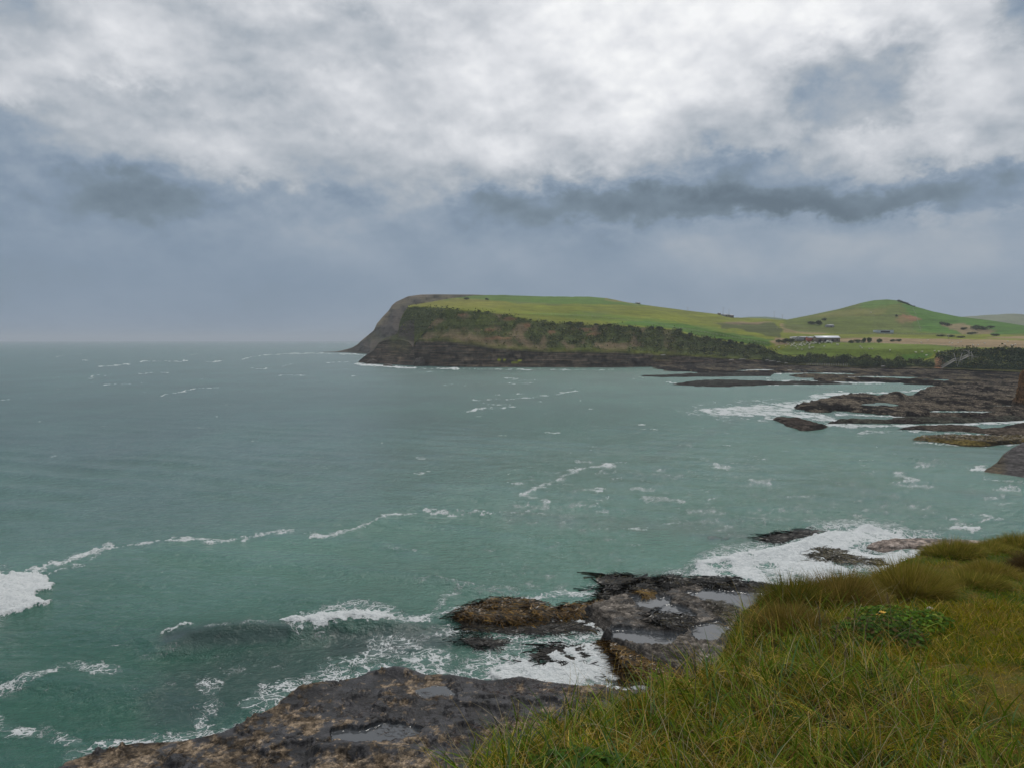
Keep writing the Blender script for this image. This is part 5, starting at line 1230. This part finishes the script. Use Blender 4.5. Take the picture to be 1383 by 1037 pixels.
# ------------------------------------------------------------------ bushes
def bush_mesh(seed, n=900, w=1.0, h=1.0):
    r = np.random.RandomState(seed); lob = [(r.uniform(-.5, .5), r.uniform(-.4, .4), r.uniform(.35, .75), r.uniform(.28, .5)) for _ in range(9)]
    P = []; Cc = []
    for (lx, ly, lz, lr) in lob:
        m = n // 9; u = r.normal(size=(m, 3)); u /= np.linalg.norm(u, axis=1)[:, None]; rr = lr * (r.rand(m, 1) ** .35); p = u * rr * (1, 1, .8) + (lx, ly, lz); P.append(p); Cc.append(np.full(m, r.uniform(.75, 1.3)))
    P = np.concatenate(P); P[:, 2] = np.abs(P[:, 2]); sc = np.concatenate(Cc)
    u = r.normal(size=P.shape); u /= np.linalg.norm(u, axis=1)[:, None]; v = np.cross(u, r.normal(size=P.shape)); v /= np.linalg.norm(v, axis=1)[:, None]
    a = (.05 + .05 * r.rand(len(P)))[:, None]
    V = np.stack([P + a * u, P + a * .8 * v, P - a * u, P - a * .8 * v], 1).reshape(-1, 3) * (w, w, h)
    c = np.array((.066, .088, .030))[None] * (sc * (1 + .3 * r.normal(size=len(P))).clip(.4, 2))[:, None]; o_ = r.rand(len(P)) < .15; c[o_] *= (1.9, 1.6, 1.2)
    o = mesh_np('crown', V, np.arange(len(V)).reshape(-1, 4), m_leaf, None, {'Col': np.repeat(c, 4, 0)}, smooth=False, link=False)
    return o.data


m_bark = plain('bark', (.10, .085, .065), .9, .3, 6)
BM = [bush_mesh(50 + i) for i in range(5)]
tb = MB()
for a_ in (0.3, 1.7, 3.0, 4.4): tb.bar((0, 0, -.4), (.3 * math.cos(a_), .3 * math.sin(a_), .5), .05, .025)
_tr = tb.build('trunk', m_bark); TRK = _tr.data; bpy.data.objects.remove(_tr)
kb = 0


def bush(px, py, wpx, hpx, label, group, cat='bush', minseg=0.0, sink=.1, pos=None):
    global kb
    p = hit(px, py, minseg) if pos is None else pos
    s = p[1] / F; r = empty('bush', (p[0], p[1], p[2] - sink), RS.rand() * 6.3); tag(r, label, cat, group)
    w_, h_ = wpx * s / 1.6, hpx * s / 1.12
    for nm, dt in (('crown', BM[kb % 5]), ('trunk', TRK)):
        c = bpy.data.objects.new(nm, dt); COL.objects.link(c); c.parent = r; c.scale = (w_, w_ * .9, h_)
    kb += 1
    return r


SB = [(1036, 490, 14, 9), (1047, 489, 14, 12), (1058, 490, 16, 13), (1070, 491, 14, 11), (1079, 491, 17, 14), (1091, 492, 15, 12), (1101, 492, 14, 11), (1111, 493, 15, 12), (1120, 493, 13, 11), (1130, 494, 14, 14), (1140, 494, 19, 18), (1152, 496, 17, 15),
      (1162, 496, 15, 13), (1172, 497, 16, 13), (1182, 497, 14, 12), (1192, 497, 14, 12), (1202, 497, 15, 13), (1212, 497, 16, 15), (1221, 497.5, 12, 10), (1238, 497.5, 10, 8), (1249, 498, 13, 11), (1258, 498, 12, 13), (1230, 498, 9, 6)]
for i, (px, py, w_, h_) in enumerate(SB):
    wh = ['from the left below the end of the cliff scrub', 'from the left under the flock of sheep', 'from the left below the barn', 'from the left in the right half of the shore row', 'from the left below the bare pasture', 'from the left near the orange slip'][min(5, i // 4)]
    bush(px, py - 1, w_, h_, '%s dark green bush %s' % (['first', 'second', 'third', 'fourth'][i % 4], wh), 'bushes along the far shore', minseg=.2, pos=unp(px, py, d=float(np.interp(px, cols, d0)) + 3), sink=.4)
BB = [(1052, 463, 9, 5, 'dark bush clump left of the white farm cottage'), (1060, 463.5, 10, 7, 'rounded dark bush leaning on the white cottage'), (1068, 463.5, 9, 7, 'dark bush directly below the white cottage wall'), (1097, 459.5, 9, 5, 'brown green bush behind the gap between cottage and barn'),
      (1150, 463.5, 10, 5, 'low dark bush right of the barn, first of the line'), (1158, 463.5, 11, 6, 'low dark bush right of the barn, second of the line'), (1166, 463.5, 8, 8, 'taller bush in the middle of the line right of the barn'), (1174, 463.5, 10, 8, 'bush with a rounded top in the line right of the barn'),
      (1187, 463.5, 9, 7, 'separate bush at the right end of the line beyond the barn'), (1205, 461.5, 8, 4, 'small dark bush below the pale blue shed'), (1214, 461.5, 8, 4, 'last small bush right of the pale blue shed'),
      (1097, 438.5, 12, 5, 'dark tree clump at the left foot of the round hill'), (1106, 439.5, 14, 7, 'dark bush beside the grey hut at the hill foot'), (1113, 433, 9, 4, 'small dark bush on the lower left slope of the round hill'), (1211, 428, 4, 4, 'small round bush on the face of the hill above the bare slip'),
      (1272, 439, 9, 5, 'dark scrub at the upper left of the brown slip on the right slope'), (1280, 440.5, 11, 5, 'dark scrub along the top of the brown slip'), (1301, 446, 9, 4, 'small scrub clump inside the brown slip'), (1318, 446, 16, 8, 'largest dark scrub clump right of the brown slip'),
      (1328, 445.5, 14, 6, 'long dark scrub clump trailing right of the largest'), (1338, 443.5, 10, 4, 'thin scrub at the far right end of the slip clumps'), (1312, 452, 14, 4, 'low scrub beneath the largest clump'), (1345, 454.5, 12, 4, 'low dark scrub at the right foot of the hill'),
      (1270, 454.5, 16, 3, 'flat dark scrub line on the field left of the slip'), (1284, 455, 13, 3, 'flat scrub in the middle of the field line'), (1298, 456.5, 12, 3, 'flat scrub at the right end of the field line'), (658, 405.5, 6, 3, 'tiny dark bush on the crest near the far gully'), (630, 404.8, 12, 3, 'dark low bush at the head of the far gully')]
for px, py, w_, h_, lb in BB: bush(px, py, w_, h_, lb, 'scattered bushes on the farmland', minseg=2.0)
HT = [(1213.5, 406.5), (1217, 407.6), (1220.5, 409), (1223.5, 410.4), (1227, 412), (1230, 413.2), (1233, 414.4)]
for k, (px, py) in enumerate(HT):
    bush(px, py, 5.5, 3.2, 'small dark tree on the ridge right of the summit, %s going downhill' % ['first', 'second', 'third', 'fourth', 'fifth', 'sixth', 'last'][k], 'trees on the right shoulder of the round hill', 'tree', pos=unp(px, py + .8, d=935), sink=.5)
# shrubs on the brow of the cliff
for k in range(24):
    px = 606 + k * 18 + RS.uniform(-7, 7); j = int(px - PX0)
    if px > 1034: break
    y0 = np.interp(px, cols, brow_y); b_ = unp(px, y0 + .6, d=float(np.interp(px, cols, d2)) - .5); big = 3.4 + 3.2 * (px > 760) + RS.uniform(-1, 1.5)
    zone_ = 'bare brown slips' if px < 780 else ('grazed crease' if px < 900 else 'dark green field')
    bush(px, y0, big * 1.4, big * .62, 'dark shrub on the brow of the cliff scrub below the ' + zone_, 'shrubs on the brow above the ' + zone_, 'shrub', pos=b_, sink=.3)

# ------------------------------------------------------------------ farm buildings
m_white = plain('white_wall', (.70, .68, .62), .8, .08, 2); m_grey = plain('grey_wall', (.26, .26, .26), .8, .15, 2); m_iron = plain('pale_iron_roof', (.74, .76, .80), .45, .08, 3); m_rust = plain('red_wall', (.36, .10, .06), .8, .2, 2)
m_groof = plain('grey_roof', (.30, .31, .33), .6, .12, 3); m_dark = plain('dark_opening', (.02, .02, .02), .9); m_timber = plain('weathered_timber', (.36, .34, .30), .85, .2, 8); m_blue = plain('pale_blue_wall', (.45, .52, .55), .7, .06, 2); m_brownw = plain('brown_timber_wall', (.16, .13, .10), .85, .25, 4)


def building(name, px, py, wpx, hpx, dep, label, wallm, roofm, rz=0.0, roof='gable', opens=(), minseg=4.2, cat='building', over=.3, rise=.3):
    p = hit(px, py, minseg); s = p[1] / F; w_, h_ = wpx * s, hpx * s; r = empty(name, (p[0], p[1] + dep / 2, p[2] - .15), rz); tag(r, label, cat)
    MB().box((0, 0, h_ * .36), (w_, dep, h_ * .72 + .3)).build('wall', wallm, r)
    m = MB(); e = over; hw, hd = w_ / 2 + e, dep / 2 + e; z0, z1 = h_ * .72 + .15, h_ * .72 + .15 + h_ * rise; th_ = .12
    if roof == 'gable':
        V = [(-hw, -hd, z0), (hw, -hd, z0), (hw, 0, z1), (-hw, 0, z1), (-hw, hd, z0), (hw, hd, z0)]; V += [(a, b, c - th_) for a, b, c in V]
        m.put(V, [(0, 1, 2, 3), (3, 2, 5, 4), (6, 9, 8, 7), (9, 10, 11, 8), (0, 6, 7, 1), (4, 5, 11, 10), (1, 7, 8, 2), (2, 8, 11, 5), (0, 3, 9, 6), (3, 4, 10, 9)])
        for sg in (-1, 1): MB().put([(sg * (w_ / 2 - .02), -dep / 2, z0 - .2), (sg * (w_ / 2 - .02), dep / 2, z0 - .2), (sg * (w_ / 2 - .02), 0, z1 - .1)], None, [(0, 1, 2)]).build('gable', wallm, r)
    else:
        V = [(-hw, -hd, z0 + .1), (hw, -hd, z0 + .1), (hw, hd, z1), (-hw, hd, z1)]; V += [(a, b, c - th_) for a, b, c in V]
        m.put(V, [(0, 1, 2, 3), (4, 7, 6, 5), (0, 4, 5, 1), (1, 5, 6, 2), (2, 6, 7, 3), (3, 7, 4, 0)])
    m.build('roof', roofm, r)
    for (nm, fx, fz, fw, fh) in opens: MB().box((fx * w_, -dep / 2 - .03, fz * h_), (fw * w_, .1, fh * h_)).build(nm, m_dark, r)
    return r


building('farm_barn', 1119, 462.6, 31, 8.4, 8, 'long timber barn with a white iron roof above the sheep field', m_brownw, m_iron, -.04, opens=[('door', -.12, .30, .10, .5), ('bay', -.36, .3, .12, .5), ('bay', .18, .3, .10, .5), ('window', .38, .42, .05, .22)], rise=.32)
building('farm_cottage', 1076, 460.5, 9.5, 6.5, 7, 'small white farm cottage left of the red shed', m_white, m_groof, .05, opens=[('window', -.25, .42, .14, .25), ('door', .2, .3, .12, .5)], roof='mono', rise=.15)
building('farm_shed', 1086, 460.3, 11, 6.2, 7, 'grey roofed shed joined between the white cottage and the red shed', m_grey, m_groof, .0, opens=[('door', .1, .3, .2, .5)], rise=.2)
building('farm_shed', 1095.5, 461.0, 8.5, 6.4, 6, 'red walled shed at the right end of the cottage group', m_rust, m_groof, -.05, opens=[('window', .2, .4, .15, .25)], rise=.24)
building('shed', 1196.5, 450.6, 22, 6.0, 9, 'pale blue flat roofed shed at the foot of the round hill', m_blue, m_grey, .0, roof='mono', opens=[('window', -.02, .42, .56, .38)], rise=.08)
building('hut', 1122, 442.5, 9, 3.8, 6, 'low grey hut at the left foot of the round hill', m_grey, m_groof, .1, opens=[('door', 0, .3, .15, .5)], rise=.3)
building('hut', 862, 411.0, 5.6, 2.4, 5, 'tiny dark hut on the skyline of the headland', m_brownw, m_groof, .0, opens=[('door', 0, .3, .2, .5)], minseg=6)
building('farm_house', 980, 428.0, 7, 3.6, 8, 'grey roofed house on the skyline at the foot of the power poles', m_grey, m_groof, .0, opens=[('window', .2, .42, .2, .25)], minseg=6)
building('farm_house', 988, 429.4, 5, 4.2, 7, 'dark end house right of the grey roofed one on the skyline', m_brownw, m_groof, .2, opens=[('window', .0, .42, .2, .25)], minseg=6)
building('hut', 972, 425.6, 3, 2.8, 5, 'smallest dark hut left of the skyline houses', m_brownw, m_groof, .0, opens=[('door', 0, .3, .2, .5)], minseg=6)


def car(px, py, lb, rz):
    p = hit(px, py, 4.2); r = empty('parked_car', tuple(p), rz); tag(r, lb, 'vehicle'); m = MB()
    V = [(x, y, z) for y in (-.85, .85) for x, z in ((-2.1, .35), (2.1, .35), (2.1, .8), (1.2, .95), (.6, 1.5), (-1.5, 1.55), (-2.1, 1.0))]
    m.put(V, [(i, (i + 1) % 7, 7 + (i + 1) % 7, 7 + i) for i in range(7)], [(0, i + 1, i) for i in range(1, 6)] + [(7, 7 + i, 8 + i) for i in range(1, 6)]); m.build('body', m_white, r)
    MB().box((-.3, 0, 1.22), (1.6, 1.76, .35)).build('window', m_dark, r)
    for sx_ in (-1.35, 1.35):
        for sy_ in (-.8, .8): MB().bar((sx_, sy_ - .12, .33), (sx_, sy_ + .12, .33), .33, .33, 14).build('wheel', m_dark, r)


car(1120.5, 463.2, 'small white vehicle parked in front of the barn', .2)

# power poles
def pole(px, ytop, ybot, d, lb):
    a_ = unp(px, ybot, d=d); c_ = unp(px, ytop, d=d); h = c_[2] - a_[2]; r = empty('power_pole', tuple(a_)); tag(r, lb, 'power pole', 'power poles across the headland')
    MB().bar((0, 0, -.5), (0, 0, h), .17, .12, 8).build('pole', m_timber, r); MB().box((0, -.16, h - .6), (2.2, .12, .14)).build('crossarm', m_timber, r)
    for x in (-.9, 0, .9): MB().bar((x, -.16, h - .52), (x, -.16, h - .3), .05, .04, 6).build('insulator', m_white, r)


for px, a_, b_, d, lb in [(976.5, 415.5, 428, 930, 'power pole at the left side of the skyline houses'), (984.5, 418, 429.5, 930, 'power pole rising between the skyline houses'), (1045.5, 421, 432.5, 905, 'tallest power pole on the skyline right of the distant hill'), (1056.5, 425, 433, 900, 'power pole just left of the foot of the round hill'),
                          (1049.3, 441, 452, 700, 'grey power pole standing in the dark gully below the track'), (1186, 446.5, 451.2, 700, 'short post at the left of the pale blue shed'), (1281, 451.5, 457.5, 620, 'short pole on the field left of the stairs'), (929, 415, 420.5, 930, 'faint far pole on the skyline slope left of the houses')]:
    pole(px, a_, b_, d, lb)

# farm track, pale gravel
def track(pts, wd, label):
    V = []
    for px, py in pts: V.append(hit(px, py, 4.2))
    V = np.array(V); L_ = V + (-0, 0, .25); R_ = V + (0, wd, .25); n = len(V)
    tag(mesh_np('track', np.concatenate([L_, R_]), [(i, i + 1, n + i + 1, n + i) for i in range(n - 1)], m_track), kind='structure')


m_track = plain('gravel_track', (.42, .38, .30), .95, .2, 1.0)

# wire fences across the fields
for pts, lb in [([(1062, 464.5), (1100, 463.6), (1150, 463.8), (1200, 464.6), (1250, 466), (1290, 469.5)], 'wire fence along the top of the green sheep field'), ([(1080, 449), (1130, 451.2), (1180, 451.6), (1250, 452.5), (1330, 454)], 'wire fence along the foot of the round hill'),
                ([(1233, 417), (1238, 430), (1243, 446), (1246, 451)], 'wire fence running down the face of the round hill'), ([(720, 424.5), (800, 428), (880, 438), (960, 451), (1040, 466)], 'wire fence across the headland pasture above the scrub')]:
    W3 = [];
    for (a_, c_), (e_, f_) in zip(pts[:-1], pts[1:]):
        n_ = max(2, int(abs(e_ - a_) / 5.0 + abs(f_ - c_) / 4)); W3 += [hit(a_ + (e_ - a_) * i / n_, c_ + (f_ - c_) * i / n_, 4.1) for i in range(n_)]
    r = empty('wire_fence', tuple(W3[0])); tag(r, lb, 'fence'); o0 = np.array(W3[0]); mp = MB(); mw = MB()
    for q in W3[:90]:
        m = MB(); m.bar(q - o0 - (0, 0, .3), q - o0 + (0, 0, 1.15), .09, .07, 6); m.build('post', m_timber, r)
    for q0, q1 in zip(W3[:-1], W3[1:]):
        if np.linalg.norm(q1 - q0) < 60:
            for z_ in (.4, .75, 1.05): mw.bar(q0 - o0 + (0, 0, z_), q1 - o0 + (0, 0, z_), .02, .02, 4)
    mw.build('wire', m_timber, r)

# ------------------------------------------------------------------ sheep
m_fleece = plain('fleece', (.66, .63, .54), .95, .12, 9, .03); m_face = plain('sheep_face', (.30, .27, .22), .9)


def lathe(c, rx, ry, rz, nu=12, nv=8, off=(0, 0, 0)):
    th, ph = np.meshgrid(np.linspace(0, 2 * math.pi, nu + 1), np.linspace(-math.pi / 2, math.pi / 2, nv)); return np.stack([np.cos(ph) * np.cos(th) * rx + c[0], np.cos(ph) * np.sin(th) * ry + c[1], np.sin(ph) * rz + c[2]], -1)


sb_ = MB(); V = lathe((0, 0, .62), .56, .27, .30, 16, 10); V[..., 2] += .05 * np.sin(V[..., 0] * 3); V *= 1; b2 = (1 + .06 * np.sin(V[..., 0:1] * 23) * np.cos(V[..., 2:3] * 21)); V = (V - (0, 0, .62)) * b2 + (0, 0, .62)
sb_.put(V, grid_q(*V.shape[:2])); V = lathe((.50, 0, .78), .17, .13, .20, 10, 7); sb_.put(V, grid_q(*V.shape[:2])); _b = sb_.build('body', m_fleece, smooth=True)
hb_ = MB(); V = lathe((.70, 0, .90), .17, .085, .095, 10, 7); V[..., 2] -= .25 * np.maximum(V[..., 0] - .68, 0); hb_.put(V, grid_q(*V.shape[:2]))
for s_ in (-1, 1): hb_.bar((.60, s_ * .07, .95), (.57, s_ * .17, .93), .035, .012, 6)
_h = hb_.build('head', m_face, smooth=True)
lg_ = []
for x in (-.34, .34):
    for y in (-.14, .14):
        m = MB(); m.bar((x, y, .48), (x + (-.03 if x < 0 else 0), y, .26), .065, .042, 7); m.bar((x + (-.03 if x < 0 else 0), y, .26), (x, y, 0), .04, .035, 7); lg_.append(m.build('leg', m_face))
sheep_parts = [('body', _b.data), ('head', _h.data)] + [('leg', l.data) for l in lg_]
for o in [_b, _h] + lg_: bpy.data.objects.remove(o)


def sheep(px, py, lb, grp, sc=1.15, ms=4.2):
    p = hit(px, py, ms); r = empty('sheep', (p[0], p[1], p[2] - .03), random.choice((0.2, 3.0, .5, 2.7, -.3, 3.5)) + random.uniform(-.3, .3)); r.scale = (sc,) * 3; tag(r, lb, 'sheep', grp)
    for nm, dt in sheep_parts:
        c = bpy.data.objects.new(nm, dt); COL.objects.link(c); c.parent = r


# flock below the cottage (offsets read from the photo, 1040..1210 x 430..500 crop)
crop = lambda x, y: (1040 + x / 8.135, 430 + y / 8.135)
FL = [(172, 315), (205, 298), (230, 315), (232, 297), (258, 290), (272, 287), (282, 320), (262, 310), (325, 297), (340, 298), (333, 304), (352, 312), (360, 274), (385, 305), (402, 287), (408, 266), (428, 300), (436, 292), (432, 322), (434, 338), (462, 330), (474, 328), (462, 284), (498, 276), (506, 280),
      (490, 274), (482, 286), (545, 288), (532, 270), (570, 274), (595, 320), (300, 345), (352, 355), (98, 330), (612, 278), (345, 285), (372, 296), (415, 280), (318, 308), (448, 276), (240, 306), (292, 300)]
for x, y in FL:
    px, py = crop(x, y); sheep(px, py, 'white sheep grazing in the flock on the green slope below the cottage and barn', 'flock of sheep below the farm cottage')
SG = [((735, 296), 'lone white sheep right below the barn end, nearest its wall'), ((748, 299), 'white sheep just right of the one below the barn end'), ((995, 322), 'upper sheep of the pair on the open grass in the middle of the field'), ((1006, 338), 'lower sheep of the pair on the open grass in the middle of the field'),
      ((1092, 346), 'left sheep of the second pair on the open grass'), ((1124, 345), 'right sheep of the second pair on the open grass'), ((1320, 362), 'lone white sheep near the right end of the green field, above the bushes'), ((678, 284), 'lone sheep by the foot of the barn wall')]
for (x, y), lb in SG: px, py = crop(x, y); sheep(px, py, lb, 'sheep scattered on the green field')
crop2 = lambda x, y: (1230 + x / 8.64, 440 + y / 8.64)
for (x, y), lb in [((57, 323), 'sheep lying at the left of the four near the slip'), ((130, 316), 'second sheep from the left of the four near the slip'), ((178, 358), 'lowest sheep of the four, close to the shore bushes'), ((274, 306), 'sheep above the orange slip, third in line'), ((330, 318), 'rightmost sheep, nearest the top of the wooden stairs')]:
    px, py = crop2(x, y); sheep(px, py, lb, 'sheep scattered on the green field')
for (x, y) in [(120, 205), (200, 178), (447, 207), (482, 217), (550, 210), (590, 196), (724, 235), (783, 237), (868, 215), (1135, 192), (1215, 230), (1100, 225), (1180, 240)]:
    px, py = crop2(x, y); sheep(px, py, 'small pale sheep on the brown stubble strip above the green field', 'sheep on the brown stubble strip', 1.0)
sheep(1176.5, 423.5, 'single white sheep high on the face of the round hill', 'sheep scattered on the green field', 1.4, 6.9)

# ------------------------------------------------------------------ wooden stairs down the bank
sd_ = 428.0
rt = unp(1296, 476, d=sd_ + 3); r = empty('wooden_stairs', tuple(rt)); tag(r, 'weathered timber stairs with handrails zigzagging down the scrub bank to the shore', 'stairs')
S = lambda x, y, dd=0.0: unp(*crop2(x, y), d=sd_ + dd) - rt
foot, mid0, mid1, top0, top1 = S(365, 497, -4), S(520, 405, -3), S(585, 405, -3), S(680, 355, 0), S(720, 350, 2)
for dd in (0, 1.3):
    off = np.array((0, dd, 0))
    m = MB(); m.bar(foot + off, mid0 + off, .16); m.bar(mid1 + off, top0 + off, .16); m.build('stringer', m_timber, r)
    m = MB(); up = np.array((0, 0, 1.0)); m.bar(foot + off + up, mid0 + off + up, .09); m.bar(mid0 + off + up, mid1 + off + up, .09); m.bar(mid1 + off + up, top0 + off + up, .09); m.build('handrail', m_timber, r)
m = MB()
for a_, c_ in ((foot, mid0), (mid1, top0)):
    for k in range(14):
        q = a_ + (c_ - a_) * (k + .5) / 14; m.box(q + (0, .65, .1), (.32, 1.3, .06))
m.build('treads', m_timber, r)
m = MB(); m.box((mid0 + mid1) / 2 + (0, .65, 0), (np.linalg.norm(mid1 - mid0) + .4, 1.5, .14)); m.build('landing', m_timber, r)
m = MB(); m.box((top0 + top1) / 2 + (0, .8, .1), (3.0, 2.4, .14)); m.build('landing', m_timber, r)
for a_, c_ in [((503, 320), (548, 480)), ((602, 318), (548, 470)), ((524, 380), (535, 440)), ((578, 380), (590, 440))]:
    m = MB(); m.bar(S(*a_, -3), S(*c_, -3), .12); m.build('post', m_timber, r)
for a_, c_ in [((680, 290), (682, 400)), ((708, 300), (708, 410)), ((660, 300), (690, 330)), ((722, 330), (724, 400))]:
    m = MB(); m.bar(S(*a_, 0), S(*c_, 0), .12); m.build('post', m_timber, r)
m = MB(); m.bar(S(612, 290, 0), S(690, 290, 0), .12); m.bar(S(660, 300, 0), S(700, 320, 0), .1); m.bar(S(720, 365, 0), S(790, 368, 0), .1); m.build('handrail', m_timber, r)

# pale posts and driftwood along the top of the shore
m_drift = plain('driftwood', (.50, .47, .42), .85, .2, 3)
k = 0
for i, px in enumerate(np.arange(1090, 1146, 2.35)):
    py = 491.6 + (px - 1090) * .025; p = unp(px, py + 1.0, d=float(np.interp(px, cols, d0)) - 2)
    m = MB(); m.bar((0, 0, -.3), (.02 * RS.normal(), 0, .85 + .3 * RS.rand()), .16, .13, 7); m.bar((0, 0, .0), (.1, .0, .12), .2, .15, 7)
    o = m.build('fence_post', m_drift); o.location = p; tag(o, 'short pale post in the row at the top of the shore below the bushes', 'fence post', 'row of pale posts along the shore')
for px, py, L_, rz, lb in [(1043, 488.5, 4.5, .05, 'longest pale driftwood log left of the row of posts'), (1036, 487.2, 2.5, -.2, 'short pale driftwood above the longest log'), (1052, 489.5, 3, .15, 'pale driftwood log between the longest one and the posts'), (988, 486.8, 3.6, .1, 'pale driftwood under the cliff scrub, left one of the pair'),
                           (1003, 486.0, 4.6, -.1, 'pale driftwood under the cliff scrub, right one of the pair'), (1062, 491.2, 2.6, .3, 'small pale driftwood piece at the left end of the row of posts'), (1193, 495.5, 2.4, -.3, 'pale driftwood at the foot of the bushes right of the posts'), (896, 480.5, 3.5, 0, 'pale log on the rock ledge where the cliff band gets low')]:
    p = unp(px, py, d=float(np.interp(px, cols, d0)) - 1.5); m = MB(); m.bar((-L_ / 2, 0, .3), (L_ * .1, .2, .45), .22, .2, 8); m.bar((L_ * .1, .2, .45), (L_ / 2, 0, .3), .2, .1, 8); m.bar((L_ * .1, .1, .4), (L_ * .25, .1, 1.0), .1, .04, 6)
    o = m.build('driftwood_log', m_drift); o.location = p; o.rotation_euler = (0, 0, rz); tag(o, lb, 'driftwood', 'driftwood along the far shore')

# ------------------------------------------------------------------ rain haze
hm = bpy.data.materials.new('haze'); hm.use_nodes = True; t = NT(hm.node_tree); t.n.clear()
out = t.new('ShaderNodeOutputMaterial'); pv = t.new('ShaderNodeVolumePrincipled'); t.l.new(pv.outputs[0], out.inputs['Volume'])
pv.inputs['Color'].default_value = (.80, .88, .96, 1); pv.inputs['Density'].default_value = .00016; pv.inputs['Anisotropy'].default_value = 0.0
hb = MB().box((0, 0, 46), (33000, 33000, 98)).build('haze', hm); tag(hb, kind='stuff')
hb.visible_shadow = True
